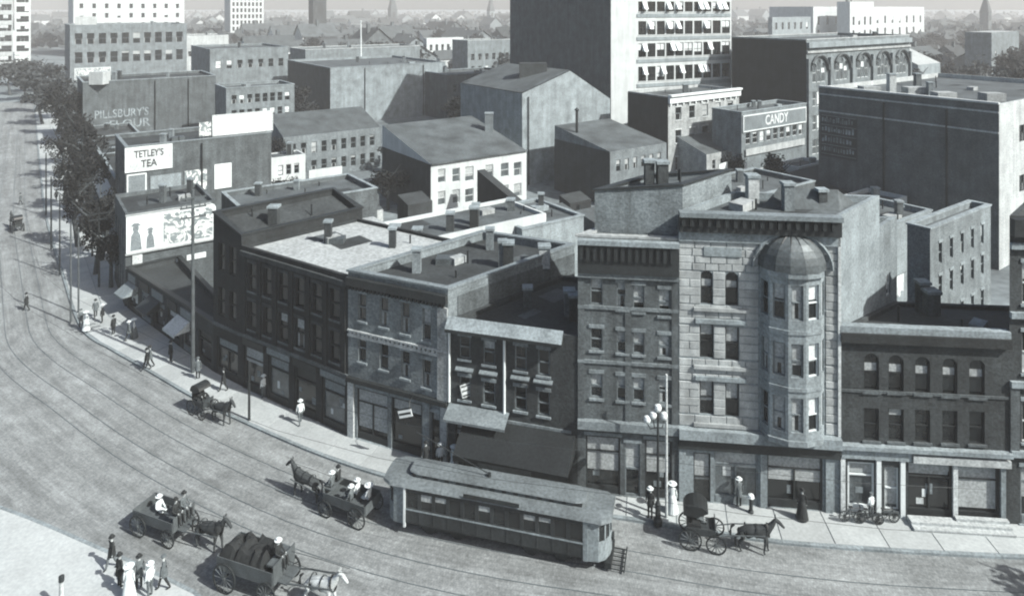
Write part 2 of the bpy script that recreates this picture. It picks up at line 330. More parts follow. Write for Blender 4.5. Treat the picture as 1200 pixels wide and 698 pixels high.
def chimney(root, c, z0, z1, w=.8, mat='brick_mid', cap='plaster_grey'):
    mb = MB(); mb.box(c[0]-w/2, c[0]+w/2, c[1]-w/2, c[1]+w/2, z0-.3, z1); o = mb.build('chimney', mat, root)
    k = MB().box(c[0]-w/2-.08, c[0]+w/2+.08, c[1]-w/2-.08, c[1]+w/2+.08, z1+.002, z1+.18); me = k.mesh('chimney_cap', [cap], off=root.location); obj('chimney_cap', me, o); return o
# ================================================================== THE SETTING
def smooth(pts, n=6):
    out = []
    for i in range(len(pts)-1):
        p0, p1, p2, p3 = pts[max(i-1, 0)], pts[i], pts[i+1], pts[min(i+2, len(pts)-1)]
        for k in range(n):
            t = k/n; out.append(.5*((2*p1)+(p2-p0)*t+(2*p0-5*p1+4*p2-p3)*t*t+(3*p1-p0-3*p2+p3)*t**3))
    return out+[pts[-1]]
def resample(pts, step):
    out = [pts[0]]; acc = 0
    for a, b in zip(pts, pts[1:]):
        L = (b-a).length; t = step-acc
        while t <= L: out.append(a+(b-a)*(t/L)); t += step
        acc = L-(t-step)
    return out
def offset(pts, t):            # towards the roadway
    out = []
    for i, p in enumerate(pts):
        d = (pts[min(i+1, len(pts)-1)]-pts[max(i-1, 0)]).normalized(); out.append(p+Vector((d.y, -d.x))*t)
    return out
KERB = resample(smooth([gp(*p) for p in ((40, 118), (42, 150), (46, 195), (52, 250), (72, 322), (94, 385), (130, 411), (170, 434), (210, 458), (250, 480), (300, 503), (350, 525), (400, 544), (450, 560), (520, 577), (600, 592), (680, 603), (740, 611), (800, 621), (900, 636), (960, 642), (1100, 651), (1300, 660))]), 1.0)
BACK_PX = ((147, 360), (165, 372), (210, 412), (250, 437), (283, 454), (408, 512), (525, 548), (677, 578), (795, 588), (984, 603), (1183, 616), (1320, 624))
BACK = [gp(*p) for p in BACK_PX]
BACK = [Vector((-165, 250)), gp(147, 360)+LD*62, gp(147, 360)+LD*22]+BACK
g = MB(); g.add([(-9000, -300, -.02), (9000, -300, -.02), (9000, 14000, -.02), (-9000, 14000, -.02)]); tag(g.build('ground', 'dirt'), kind='structure')
rd = MB(); far = [Vector((-140, 120)), Vector((-250, 350))]
rp = [Vector((60, -10)), Vector((60, KERB[-1].y))]+list(reversed(KERB))+[Vector((-200, 260)), Vector((-230, 190)), Vector((-150, 60)), Vector((-90, -10))]
rd.add([(p.x, p.y, .0) for p in rp]); tag(rd.build('road', 'road'), kind='structure')
KR = resample(KERB, 3.0); offs = [0, 2, 4.5, 7.5, 11, 15, 20, 26, 33, 42, 55]; lines = [offset(KR, o_) for o_ in offs]; rb0 = MB()
for i in range(len(KR)-1):
    for j in range(len(offs)-1):
        q = [lines[j][i], lines[j+1][i], lines[j+1][i+1], lines[j][i+1]]; rb0.add([(v.x, v.y, .004) for v in q], 0, [(i*3.0, offs[j]), (i*3.0, offs[j+1]), (i*3.0+3, offs[j+1]), (i*3.0+3, offs[j])])
tag(rb0.build('roadway', 'road_setts'), kind='structure')
# pavement: base sheet, separate flagstones, kerb stones
pv = thing('pavement', None, None); pv['kind'] = 'structure'
def nearest_on(poly, p, d):
    best = None
    for a, b in zip(poly, poly[1:]):
        e = b-a; den = d.x*e.y-d.y*e.x
        if abs(den) < 1e-9: continue
        q = a-p; t = (q.x*e.y-q.y*e.x)/den; s = (q.x*d.y-q.y*d.x)/den
        if -1e-6 <= s <= 1+1e-6 and t > 0 and (best is None or t < best): best = t
    return best
K2 = resample(KERB, 1.45); slabs = 0
rndS = random.Random(3); prev = None; base = MB()
for i in range(0, len(K2)-1):
    a, b = K2[i], K2[i+1]; da = (K2[min(i+1, len(K2)-1)]-K2[max(i-1, 0)]).normalized(); db = (K2[min(i+2, len(K2)-1)]-K2[i]).normalized()
    na, nb = Vector((-da.y, da.x)), Vector((-db.y, db.x)); ta, tb = nearest_on(BACK, a, na) or 6, nearest_on(BACK, b, nb) or 6
    ta, tb = min(ta, 15), min(tb, 15)
    k = MB(); e = (b-a)*.004
    q = [a+e, b-e, b-e+nb*.24, a+e+na*.24]; k.prism([(v.x, v.y) for v in q], -.02, .135+rndS.uniform(-.006, .006)); k.build('kerb_stone', 'kerb', pv)
    base.add([(a.x+na.x*.2, a.y+na.y*.2, .09), (b.x+nb.x*.2, b.y+nb.y*.2, .09), (b.x+nb.x*(tb+.5), b.y+nb.y*(tb+.5), .09), (a.x+na.x*(ta+.5), a.y+na.y*(ta+.5), .09)])
    if i % 2 == 0 and i+2 < len(K2):          # flagstones two kerb lengths wide, two or three deep
        c = K2[i+2]; dc = (K2[min(i+3, len(K2)-1)]-K2[i+1]).normalized(); nc = Vector((-dc.y, dc.x)); tc = min(nearest_on(BACK, c, nc) or 6, 15)
        nn = max(1, round((ta+tc)/2/2.4))
        for r in range(nn):
            f0, f1 = r/nn, (r+1)/nn; A = lambda p, nrm, t, f: p+nrm*(.25+(t-.25+.35)*f)
            e = (c-a).normalized()*.028
            q = [A(a, na, ta, f0)+e, A(c, nc, tc, f0)-e, A(c, nc, tc, f1-.014)-e, A(a, na, ta, f1-.014)+e]
            s = MB(); s.prism([(v.x, v.y) for v in q], .06, .13+rndS.uniform(-.008, .008)); s.build('flagstone', 'slab', pv); slabs += 1
base.build('joint_bed', 'kerb', pv)
# tram tracks: two pairs of rails following the kerb
NEARK = resample(smooth(offset(KERB, 0)[::6], 6), 2.0)
for tc in (2.95, 6.15):
    tr = thing('tram_track', None, None); tr['kind'] = 'structure'
    mb = MB(); A, B = offset(NEARK, tc-1.05), offset(NEARK, tc+1.05)
    for i in range(len(A)-1): mb.add([(A[i].x, A[i].y, .008), (B[i].x, B[i].y, .008), (B[i+1].x, B[i+1].y, .008), (A[i+1].x, A[i+1].y, .008)], 0, [(i*2., tc-1.05), (i*2., tc+1.05), (i*2.+2, tc+1.05), (i*2.+2, tc-1.05)])
    mb.build('setts', 'road_setts', tr)
    for sgn in (-1, 1):
        mb = MB(); A, B = offset(NEARK, tc+sgn*.72-.03), offset(NEARK, tc+sgn*.72+.03)
        for i in range(len(A)-1):
            a, b, c, d = A[i], B[i], B[i+1], A[i+1]
            mb.add([(a.x, a.y, .02), (b.x, b.y, .02), (c.x, c.y, .02), (d.x, d.y, .02)]); mb.add([(b.x, b.y, .0), (c.x, c.y, .0), (c.x, c.y, .02), (b.x, b.y, .02)]); mb.add([(a.x, a.y, .0), (d.x, d.y, .0), (d.x, d.y, .02), (a.x, a.y, .02)])
        mb.build('rail', 'rail', tr)
# pale traffic island at the bottom left
isl = [gp(*p) for p in ((-160, 540), (0, 594), (60, 617), (115, 641), (160, 660), (205, 682), (240, 702), (255, 740))]
I2 = resample(smooth(isl), 1.2); ip = thing('traffic_island', None, None); ip['kind'] = 'structure'
mb = MB(); mb.prism([(p.x, p.y) for p in [Vector((-24, 22)), I2[-1]+Vector((-2, -12))]+list(reversed(offset(I2, .22)))], -.02, .125); mb.build('island_top', 'slab', ip)
for a, b in zip(I2, I2[1:]):
    d = (b-a).normalized(); n = Vector((d.y, -d.x)); k = MB(); e = d*.006; q = [a+e, a+n*.215+e, b+n*.215-e, b-e]; k.prism([(v.x, v.y) for v in q], -.02, .13); k.build('kerb_stone', 'kerb', ip)

# ================================================================== THE FRONT ROW
FP = {k: gp(*p) for k, p in zip('zyabcdefgh', ((210, 412), (250, 437), (283, 454), (408, 512), (525, 548), (677, 578), (795, 588), (984, 603), (1183, 616), (1320, 624)))}
def front(a, b, depth, dr=R0): return [FP[a], FP[b], FP[b]+dr*depth, FP[a]+dr*depth]
def wall_len(p): return (p[1]-p[0]).length
# --- low shop row in shade below the billboard
pz = [gp(149, 362), FP['y'], FP['y']+R0*2.0, gp(149, 362)+R0*5.0]
L = wall_len(pz)
hz = [(L*(i/6)+.35, L*((i+1)/6)-.35, .15, 2.9, dict(kind='shop', frame=('paint_dark', 'paint_grey', 'paint_dark')[i % 3], name='shop_window')) for i in range(6)]
rz_ = bld('shop_row', 'low dark single storey shop row under the big picture billboard', pz, 4.1, 'brick_dark', 'tar_roof', {0: hz}, coping='paint_dark')
for i, (u0, u1, mt) in enumerate(((.5, 2.2, 'paint_grey'), (3.2, 5.4, 'paint_dark'), (6.2, 8.6, 'paint_grey'), (9.6, 11.5, 'paint_dark'), (12.4, 14.5, 'paint_grey'))):
    strip(rz_, 'fascia_board', pz[0], pz[1], 3.05, 3.75, .09, mt, u0, u1)
# --- A0 narrow dark building with a stepped flank
p = front('y', 'a', 11); L = wall_len(p)
hA0 = rows(L, (5.0, 8.6), 2.3, 2, .9, .4, .4)+[(.5, L-.5, .2, 3.2, dict(kind='shop', frame='paint_dark', name='shop_window'))]
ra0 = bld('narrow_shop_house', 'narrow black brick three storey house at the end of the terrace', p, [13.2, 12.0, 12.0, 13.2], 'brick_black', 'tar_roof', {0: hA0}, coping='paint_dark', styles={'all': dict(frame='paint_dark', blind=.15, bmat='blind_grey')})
strip(ra0, 'string_course', p[0], p[1], 4.1, 4.35, .12, 'brick_mid')
# --- A dark terrace with the white roof
p = front('a', 'b', 10.5); L = wall_len(p); nA = 6
hA = rows(L, (7.9,), 2.2, nA, .95, .4, .4)+rows(L, (4.9,), 2.2, nA, .95, .4, .4)+[(L*i/4+.3, L*(i+1)/4-.3, .15, 3.5, dict(kind='shop', frame='paint_dark', glass=('glass', 'glass_grey')[i % 2], name='shop_window')) for i in range(4)]
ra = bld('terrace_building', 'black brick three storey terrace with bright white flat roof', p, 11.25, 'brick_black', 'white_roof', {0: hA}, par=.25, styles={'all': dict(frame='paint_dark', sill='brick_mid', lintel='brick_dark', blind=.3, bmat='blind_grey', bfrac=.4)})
strip(ra, 'string_course', p[0], p[1], 4.15, 4.4, .14, 'brick_mid'); strip(ra, 'cornice', p[0], p[1], 10.55, 10.9, .22, 'brick_dark')
for i in range(4): strip(ra, 'fascia_board', p[0], p[1], 3.6, 4.05, .08, ('paint_dark', 'paint_grey')[i % 2], L*i/4+.2, L*(i+1)/4-.2)
for i in range(nA+1): strip(ra, 'pilaster', p[0], p[1], 4.42, 10.5, .09, 'brick_black', max(0, .4+(L-.8)/nA*i-.16), min(L, .4+(L-.8)/nA*i+.16))
# --- B lighter brick block
p = front('b', 'c', 12.5); L = wall_len(p)
ex = dict(frame='paint_grey', glass='glass', blind=.35, bmat='blind_grey', lintel='plaster_grey', sill='plaster_grey')
hB = px_holes(p[0], p[1], [(420, 429, 344, 376), (445, 455, 348, 383), (470, 480, 354, 391), (495, 505, 361, 399), (420, 429, 393, 424), (445, 455, 402, 433), (470, 480, 411, 443), (495, 505, 421, 454)])
hB += [(.75, 3.3, .15, 3.7, dict(kind='shop', frame='paint_dark', name='shop_window')), (3.6, 6.0, .15, 3.7, dict(kind='shop', frame='paint_dark', name='shop_window')), (6.75, 7.35, .15, 3.4, dict(kind='sash', frame='paint_dark', glass='glass', name='door'))]
rb_ = bld('corner_brick_block', 'light grey brick three storey block with tall slit windows and dentil cornice', p, 11.6, 'brick_light', 'tar_roof', {0: hB}, par=.55, styles={'all': ex}, coping='paint_grey')
strip(rb_, 'string_course', p[0], p[1], 7.15, 7.32, .10, 'plaster_pale'); strip(rb_, 'string_course', p[0], p[1], 7.52, 7.62, .14, 'plaster_pale')
strip(rb_, 'shop_cornice', p[0], p[1], 4.05, 4.35, .3, 'paint_dark')
strip(rb_, 'cornice', p[0], p[1], 10.75, 11.3, .34, 'paint_dark')
for i in range(22): strip(rb_, 'dentil', p[0], p[1], 7.33, 7.51, .12, 'plaster_pale', .15+i*(L-.3)/22, .15+(i+.55)*(L-.3)/22)
for i in range(26): strip(rb_, 'bracket', p[0], p[1], 10.45, 10.745, .22, 'paint_dark', .1+i*(L-.2)/26, .1+(i+.5)*(L-.2)/26)
strip(rb_, 'pilaster', p[0], p[1], .13, 4.04, .16, 'plaster_pale', .05, .55); strip(rb_, 'pilaster', p[0], p[1], .13, 4.04, .16, 'plaster_grey', 6.15, 6.65); strip(rb_, 'pilaster', p[0], p[1], .13, 4.04, .16, 'plaster_pale', L-.5, L-.02)
strip(rb_, 'flank_shade', p[1], p[2], 9.0, 11.0, .05, 'brick_mid', .8)  # darker sheet standing in for shadow on the right side wall
strip(rb_, 'corner_pier', p[0], p[1], 4.36, 10.44, .12, 'brick_pale', L-.75, L-.01)
# --- C shop with pent cornice and two white down pipes
p = front('c', 'd', 11.0); L = wall_len(p); n_ = Vector(((p[1]-p[0]).normalized().y, -(p[1]-p[0]).normalized().x))
exC = dict(frame='paint_grey', blind=.5, bmat='blind_grey', sill='plaster_grey', lintel='brick_light')
hC = px_holes(p[0], p[1], [(538, 551, 394, 420), (566, 580, 399, 427), (603, 617, 405, 434), (630, 644, 409, 440), (538, 551, 441, 468), (566, 580, 447, 474), (603, 617, 453, 481), (630, 644, 458, 487)])
hC += [(.5, L-.5, .15, 3.6, dict(kind='shop', frame='paint_black', name='shop_window'))]
rc = bld('awning_shop', 'dark brick two storey shop with white down pipes and long black awning', p, 9.7, 'brick_dark', 'tar_roof', {0: hC}, par=.35, dp=.25, styles={'all': exC})
dv = (p[1]-p[0]).normalized(); mb = MB()
def face_pt(p0, dv, nv, u, o, z): q = p0+dv*u+nv*o; return (q.x, q.y, z)
for (o0, z0, o1, z1) in ((0.02, 9.95, .62, 9.35),):
    mb.add([face_pt(p[0], dv, n_, 0, o1, z1), face_pt(p[0], dv, n_, L-.9, o1, z1), face_pt(p[0], dv, n_, L-.9, o0, z0), face_pt(p[0], dv, n_, 0, o0, z0)])
    mb.add([face_pt(p[0], dv, n_, 0, o1, z1-.22), face_pt(p[0], dv, n_, L-.9, o1, z1-.22), face_pt(p[0], dv, n_, L-.9, o1, z1), face_pt(p[0], dv, n_, 0, o1, z1)], 1)
    mb.add([face_pt(p[0], dv, n_, 0, o0, z1-.22), face_pt(p[0], dv, n_, L-.9, o0, z1-.22), face_pt(p[0], dv, n_, L-.9, o1, z1-.22), face_pt(p[0], dv, n_, 0, o1, z1-.22)], 1)
    for u in (0, L-.9): mb.add([face_pt(p[0], dv, n_, u, o0, z0), face_pt(p[0], dv, n_, u, o1, z1), face_pt(p[0], dv, n_, u, o1, z1-.22), face_pt(p[0], dv, n_, u, o0, z1-.22)], 1)
mb.build('pent_cornice', ['plaster_grey', 'paint_dark'], rc)
for px, za, zb in ((526, 9.0, 4.4), (591.5, 9.3, 4.0)):
    u = max(.12, ray_hit(p[0], dv, px)); q = p[0]+dv*u+n_*.1; MB().tube([(q.x, q.y, zb), (q.x, q.y, za)], .085, 8).build('down_pipe', 'paint_white', rc)
for px in (545, 573, 610, 637):
    u = ray_hit(p[0], dv, px); mb = MB(); z1 = 6.75
    for (a, b) in ((u-.62, u+.62),):
        mb.add([face_pt(p[0], dv, n_, a, .24, z1-.12), face_pt(p[0], dv, n_, b, .24, z1-.12), face_pt(p[0], dv, n_, b, .02, z1), face_pt(p[0], dv, n_, a, .02, z1)])
        mb.add([face_pt(p[0], dv, n_, a, .24, z1-.19), face_pt(p[0], dv, n_, b, .24, z1-.19), face_pt(p[0], dv, n_, b, .24, z1-.12), face_pt(p[0], dv, n_, a, .24, z1-.12)])
    mb.build('window_hood', 'paint_grey', rc)
mb = MB(); mb.add([face_pt(p[0], dv, n_, .1, 1.15, 3.85), face_pt(p[0], dv, n_, 4.2, 1.15, 3.85), face_pt(p[0], dv, n_, 4.2, .03, 4.3), face_pt(p[0], dv, n_, .1, .03, 4.3)]); mb.add([face_pt(p[0], dv, n_, .1, 1.15, 3.7), face_pt(p[0], dv, n_, 4.2, 1.15, 3.7), face_pt(p[0], dv, n_, 4.2, 1.15, 3.85), face_pt(p[0], dv, n_, .1, 1.15, 3.85)]); mb.build('porch_hood', 'paint_grey', rc)
mb = MB(); a0, a1 = 1.2, L-.15                                     # black canvas awning
mb.add([face_pt(p[0], dv, n_, a0, 2.3, 2.45), face_pt(p[0], dv, n_, a1, 2.3, 2.45), face_pt(p[0], dv, n_, a1, .05, 3.65), face_pt(p[0], dv, n_, a0, .05, 3.65)])
mb.add([face_pt(p[0], dv, n_, a0, 2.3, 2.1), face_pt(p[0], dv, n_, a1, 2.3, 2.1), face_pt(p[0], dv, n_, a1, 2.3, 2.45), face_pt(p[0], dv, n_, a0, 2.3, 2.45)])
for u in (a0, a1): mb.add([face_pt(p[0], dv, n_, u, 2.3, 2.45), face_pt(p[0], dv, n_, u, .05, 3.65), face_pt(p[0], dv, n_, u, .05, 2.45)])
mb.build('awning', 'paint_black', rc)
for k in range(5):
    u = a0+.1+(a1-a0-.2)*k/4; MB().tube([face_pt(p[0], dv, n_, u, 2.2, .12), face_pt(p[0], dv, n_, u, 2.2, 2.42)], .035, 6).build('awning_post', 'iron', rc)
# --- D four storey brick with heavy dark cornice
p = front('d', 'e', 12.0); L = wall_len(p)
exD = dict(frame='paint_grey', blind=.85, bmat='blind_grey', sill='brick_light', lintel='brick_light')
wx = ((692, 706), (723, 736), (742, 755), (772, 785)); hD = []
for y0, y1, k in ((326, 357, .16), (384, 410, .1), (437, 466, .09)):
    hD += px_holes(p[0], p[1], [(a, b, y0+(a-692)*k, y1+(a-692)*k) for a, b in wx])
hD += [(.5, 2.6, .15, 3.7, dict(kind='shop', frame='paint_dark', name='shop_window')), (2.9, 3.8, .15, 3.4, dict(frame='paint_grey', name='door')), (4.1, L-.4, .15, 3.7, dict(kind='shop', frame='paint_dark', name='shop_window'))]
rD = bld('brick_commercial_house', 'grey brick four storey commercial house with deep dark cornice and half drawn blinds', p, 15.9, 'brick_mid', 'grey_roof', {0: hD}, par=.6, coping='pale_roof', styles={'all': exD})
strip(rD, 'cornice', p[0], p[1], 13.75, 15.55, .30, 'paint_dark'); strip(rD, 'cornice_lip', p[0], p[1], 15.56, 15.85, .55, 'plaster_grey')
strip(rD, 'cornice_base', p[0], p[1], 13.45, 13.74, .2, 'brick_light')
for i in range(14): strip(rD, 'bracket', p[0], p[1], 14.6, 15.54, .44, 'paint_dark', .1+i*(L-.2)/14, .32+i*(L-.2)/14, -.301)
for z in (11.5, 8.15): strip(rD, 'string_course', p[0], p[1], z, z+.2, .09, 'brick_light')
strip(rD, 'shop_cornice', p[0], p[1], 4.2, 4.7, .35, 'paint_grey')
for u in (.02, L/2-.15, L-.4): strip(rD, 'pilaster', p[0], p[1], 4.71, 13.44, .07, 'brick_mid', u, u+.38)
c0 = FP['d']+R0*1.1+Vector((.35, 0)); c1 = FP['e']+R0*1.1+Vector((-.35, 0))
ph = bld('rooftop_loft', 'pale patched brick loft storey set back on the four storey roof', [c0, c1, c1+R0*6, c0+R0*6], [18.5, 19.0, 19.0, 18.5], 'brick_light', 'grey_roof', par=.2, coping='paint_dark', z0=15.31)
# --- E stone house with oriel
p = front('e', 'f', 6.6); L = wall_len(p); dvE = (p[1]-p[0]).normalized(); nE = Vector((dvE.y, -dvE.x))
exE = dict(frame='paint_dark', glass='glass', blind=.85, bmat='blind_grey')
hE = px_holes(p[0], p[1], [(821, 835, 317, 356), (850, 865, 319, 358)], dict(kind='arch', blind=1, bmat='blind_grey'))
hE += px_holes(p[0], p[1], [(820, 836, 380, 419), (850, 866, 383, 422)])+px_holes(p[0], p[1], [(820, 836, 446, 485), (850, 866, 449, 488)], dict(blind=1, bfrac=.5, bmat='blind_grey'))
hE += [(.9, 1.9, .15, 3.1, dict(frame='paint_dark', name='door')), (2.1, 4.7, .15, 3.3, dict(kind='shop', frame='paint_grey', glass='glass_grey', name='shop_window')), (5.2, 8.4, .15, 3.3, dict(kind='shop', frame='paint_dark', name='shop_window'))]
rE = bld('stone_oriel_house', 'pale rusticated stone four storey house with round domed oriel bay', p, 17.7, 'ashlar_joint', 'grey_roof', {0: hE}, par=.45, styles={'all': exE})
STONE = {}
rnd = random.Random(11); z = 4.72; course = 0; angE = math.atan2(dvE.y, dvE.x)
uo = [(6.9-2.15, 6.9+2.15)]                                   # oriel span kept clear
def clear(u0, u1, z0, z1):
    for h in hE:
        if u1 > h[0]-.001 and u0 < h[1]+.001 and z1 > h[2]-.001 and z0 < h[3]+.001: return False
    return True
bay0, bay1 = ray_hit(p[0], dvE, 889), ray_hit(p[0], dvE, 967)
zc = sorted(set([4.72]+[round(h[2], 2) for h in hE if h[2] > 4.7]+[round(h[3], 2) for h in hE if h[3] > 4.7]+[bz for bz in (15.9,)]))
lv = []
for a, b in zip(zc, zc[1:]):
    k = max(1, round((b-a)/.48)); lv += [a+(b-a)*i/k for i in range(k)]
lv.append(15.9)
for z0, z1 in zip(lv, lv[1:]):
    if z1-z0 < .12: continue
    cuts = set([.02, L-.02, bay0, bay1])
    for h in hE:
        if h[2] < z1-.01 and h[3] > z0+.01: cuts |= {h[0], h[1]}
    cuts = sorted(cuts); course += 1
    for a, b in zip(cuts, cuts[1:]):
        if b-a < .1 or not clear(a+.01, b-.01, z0+.01, z1-.01): continue
        if a >= bay0-.01 and b <= bay1+.01 and z0 < 14.6: continue
        k = max(1, round((b-a)/(.95 if course % 2 else .8))); st = [(a+(b-a)*i/k, a+(b-a)*(i+1)/k) for i in range(k)]
        for s0, s1 in st:
            dims = (round(s1-s0-.03, 2), round(z1-z0-.03, 2), rnd.choice((.035, .05, .06)))
            if dims not in STONE:
                w_, h_, o_ = dims; m_ = MB(); c_ = .025
                fr = [(c_, -o_, c_), (w_-c_, -o_, c_), (w_-c_, -o_, h_-c_), (c_, -o_, h_-c_)]; bk = [(0, -.002, 0), (w_, -.002, 0), (w_, -.002, h_), (0, -.002, h_)]
                m_.add(fr); [m_.add([bk[i], bk[(i+1) % 4], fr[(i+1) % 4], fr[i]]) for i in range(4)]; STONE[dims] = m_.mesh('stone', ['ashlar'])
            q = p[0]+dvE*(s0+.015); obj('stone', STONE[dims], rE, Vector((q.x, q.y, z0+.015))-rE.location, angE)
strip(rE, 'cornice', p[0], p[1], 16.55, 17.5, .42, 'paint_dark'); strip(rE, 'cornice_lip', p[0], p[1], 17.51, 17.78, .7, 'paint_grey'); strip(rE, 'frieze', p[0], p[1], 15.92, 16.54, .16, 'plaster_grey')
for i in range(18): strip(rE, 'bracket', p[0], p[1], 16.95, 17.5, .6, 'paint_dark', .12+i*(L-.24)/18, .34+i*(L-.24)/18, -.421)
for zz in (11.75, 8.25, 4.78): strip(rE, 'sill_course', p[0], p[1], zz, zz+.2, .2, 'ashlar', .9, 4.1)
for zz, uu in ((11.05, 1.0), (7.6, 1.0)): strip(rE, 'lintel_course', p[0], p[1], zz-.05, zz+.2, .17, 'plaster_grey', uu, 4.0)
strip(rE, 'name_panel', p[0], p[1], 15.05, 15.6, .11, 'plaster_grey', 1.5, 3.7)
strip(rE, 'shop_cornice', p[0], p[1], 4.1, 4.7, .5, 'plaster_grey'); strip(rE, 'shop_fascia', p[0], p[1], 3.4, 4.09, .25, 'paint_dark')
strip(rE, 'edge_trim', p[0], p[1], 4.72, 17.4, .16, 'paint_pale', L-.13, L+.03)
for u in (.03, 4.8, 8.55): strip(rE, 'shop_pier', p[0], p[1], .13, 3.39, .12, 'plaster_grey', u, u+.4)
# oriel: five facets with windows, aprons, half dome
cu = (bay0+bay1)/2; hw = (bay1-bay0)/2-.05; prf = [(-hw, 0), (-hw*.78, .75), (-hw*.27, 1.15), (hw*.27, 1.15), (hw*.78, .75), (hw, 0)]
bp = [p[0]+dvE*(cu+a)+nE*o for a, o in prf]; ori = MB()
zr = [(5.35, 7.35), (8.55, 10.5), (11.85, 13.9)]
ob = []
for a, b in zip(bp, bp[1:]):
    Lf = (b-a).length; hs = [(Lf*.16, Lf*.84, z0, z1) for z0, z1 in zr]; wall_holes(ori, a, b, 4.75, 14.45, 14.45, hs, .12); ob.append((a, b, hs))
ori.add([(q.x, q.y, 4.75) for q in reversed(bp)]); ori.add([(q.x, q.y, 14.45) for q in bp])
oro = ori.build('oriel_bay', 'plaster_grey', rE)
for k, (a, b, hs) in enumerate(ob):
    windows(rE, a, b, hs, 'plaster_grey', dict(frame='paint_white' if k >= 3 else 'paint_grey', blind=1 if k in (2, 3, 1) else .3, bmat='blind' if k >= 3 else 'blind_grey', bfrac=.55, kind='sash'))  # right facets' sunlight put into the colour: paler frames and blinds
for zz, hh, oo in ((4.6, .3, .12), (7.75, .22, .07), (11.05, .22, .07), (14.35, .3, .2)):
    q = inset([v for v in bp], -oo) ; mb = MB(); mb.prism([(v.x, v.y) for v in [bp[0]-nE*.02]+q[1:-1]+[bp[-1]-nE*.02]], zz, zz+hh); mb.build('oriel_moulding', 'plaster_grey', rE)
cq = p[0]+dvE*cu; mb = MB(); mb.T = Matrix.Translation((cq.x, cq.y, 14.66)) @ Matrix.Rotation(angE, 4, 'Z') @ Matrix.Diagonal((1, .72, 1, 1))
mb.lathe([((hw+.12)*math.cos(t), hw*1.02*math.sin(t)) for t in [i*math.pi/2/7 for i in range(7)]]+[(0, hw*1.02)], 7, 0, a0=math.pi, a1=2*math.pi); mb.T = None
mb.build('oriel_dome', 'metal_roof', rE)
for k in range(8):
    t = math.pi+math.pi*k/7; pts = []
    for i in range(8):
        e = i*math.pi/2/7; v = Vector((hw*1.01*math.cos(e)*math.cos(t), .73*hw*math.cos(e)*math.sin(t), hw*1.03*math.sin(e)+.01)); v = Matrix.Rotation(angE, 3, 'Z') @ v; pts.append((cq.x+v.x, cq.y+v.y, 14.66+v.z))
    MB().tube(pts, .035, 4).build('dome_rib', 'paint_dark', rE)
mb = MB(); fx = cq+nE*.2; mb.tube([(fx.x, fx.y, 14.6+hw), (fx.x, fx.y, 15.1+hw)], [.12, .05], 6); mb.build('finial', 'paint_dark', rE)
arc = []; 
for i in range(15):
    t = math.pi*i/14; q = p[0]+dvE*(cu-(hw+.42)*math.cos(t))+nE*.16; arc.append((q.x, q.y, 14.5+(hw+.3)*math.sin(t)))
MB().tube(arc, .09, 5).build('arch_moulding', 'plaster_grey', rE)
chimney(rE, FP['e']+R0*4.6+Vector((2.4, .4)), 17.2, 18.9, .7, 'plaster_pale')
mb = MB(); a = FP['e']+dvE*3.2+R0*3.6; b = FP['e']+dvE*8.0+R0*3.6; zt = 17.26
for q in ((a, b),):
    w2 = R0*2.4; r0 = a+w2*.5; r1 = b+w2*.5
    mb.add([(a.x, a.y, zt), (b.x, b.y, zt), (r1.x-.6, r1.y, zt+1.1), (r0.x+.6, r0.y, zt+1.1)]); a2, b2 = a+w2, b+w2
    mb.add([(b2.x, b2.y, zt), (a2.x, a2.y, zt), (r0.x+.6, r0.y, zt+1.1), (r1.x-.6, r1.y, zt+1.1)]); mb.add([(a2.x, a2.y, zt), (a.x, a.y, zt), (r0.x+.6, r0.y, zt+1.1)]); mb.add([(b.x, b.y, zt), (b2.x, b2.y, zt), (r1.x-.6, r1.y, zt+1.1)])
mb.build('roof_hip', 'grey_roof', rE)
# --- lower rear wing of E
a = FP['f']+R0*6.7+Vector((-3.2, .0)); b = FP['f']+R0*6.7+Vector((-.05, -.02))
rw = bld('rear_wing', 'narrow pale rear wing behind the stone oriel house', [a, b, b+R0*3.4, a+R0*3.4], 15.6, 'brick_light', 'grey_roof', {1: rows(3.4, (10.6,), 1.5, 1, .8)}, par=.3)
# --- F dark brick shop with arched windows
p = front('f', 'g', 9.5); L = wall_len(p); dvF = (p[1]-p[0]).normalized()
exF = dict(frame='paint_dark', glass='glass', blind=.4, bmat='blind_grey', sill='brick_mid')
hF = px_holes(p[0], p[1], [(1012, 1030, 414, 458), (1041, 1059, 416, 459), (1072, 1090, 418, 461), (1104, 1122, 420, 463), (1136, 1154, 422, 465)], dict(kind='arch', blind=.85, bmat='blind_grey'))
hF += px_holes(p[0], p[1], [(1012, 1030, 478, 516), (1041, 1059, 479, 517), (1072, 1090, 480, 518), (1104, 1122, 481, 519), (1136, 1154, 482, 520)], dict(blind=.15, bmat='blind_grey'))
hF += [(.45, 2.0, .2, 3.2, dict(kind='shop', frame='paint_white', glass='glass_grey', name='shop_window')), (2.55, 3.35, .5, 3.0, dict(frame='paint_white', glass='glass_grey', name='door')), (3.85, 6.3, .2, 3.4, dict(kind='shop', frame='paint_dark', name='shop_window')), (6.6, 8.9, .2, 3.4, dict(kind='shop', frame='paint_dark', name='shop_window'))]
rF = bld('arched_brick_shop', 'dark brick three storey shop with arched upper windows and pale shopfront', p, [11.1, 10.9, 9.9, 9.9], 'brick_dark', 'tar_roof', {0: hF}, par=.25, styles={'all': exF})
strip(rF, 'coping', p[0], p[1], 10.9, 11.28, .18, 'plaster_grey', inn=.35); strip(rF, 'cornice', p[0], p[1], 10.35, 10.89, .3, 'brick_black')
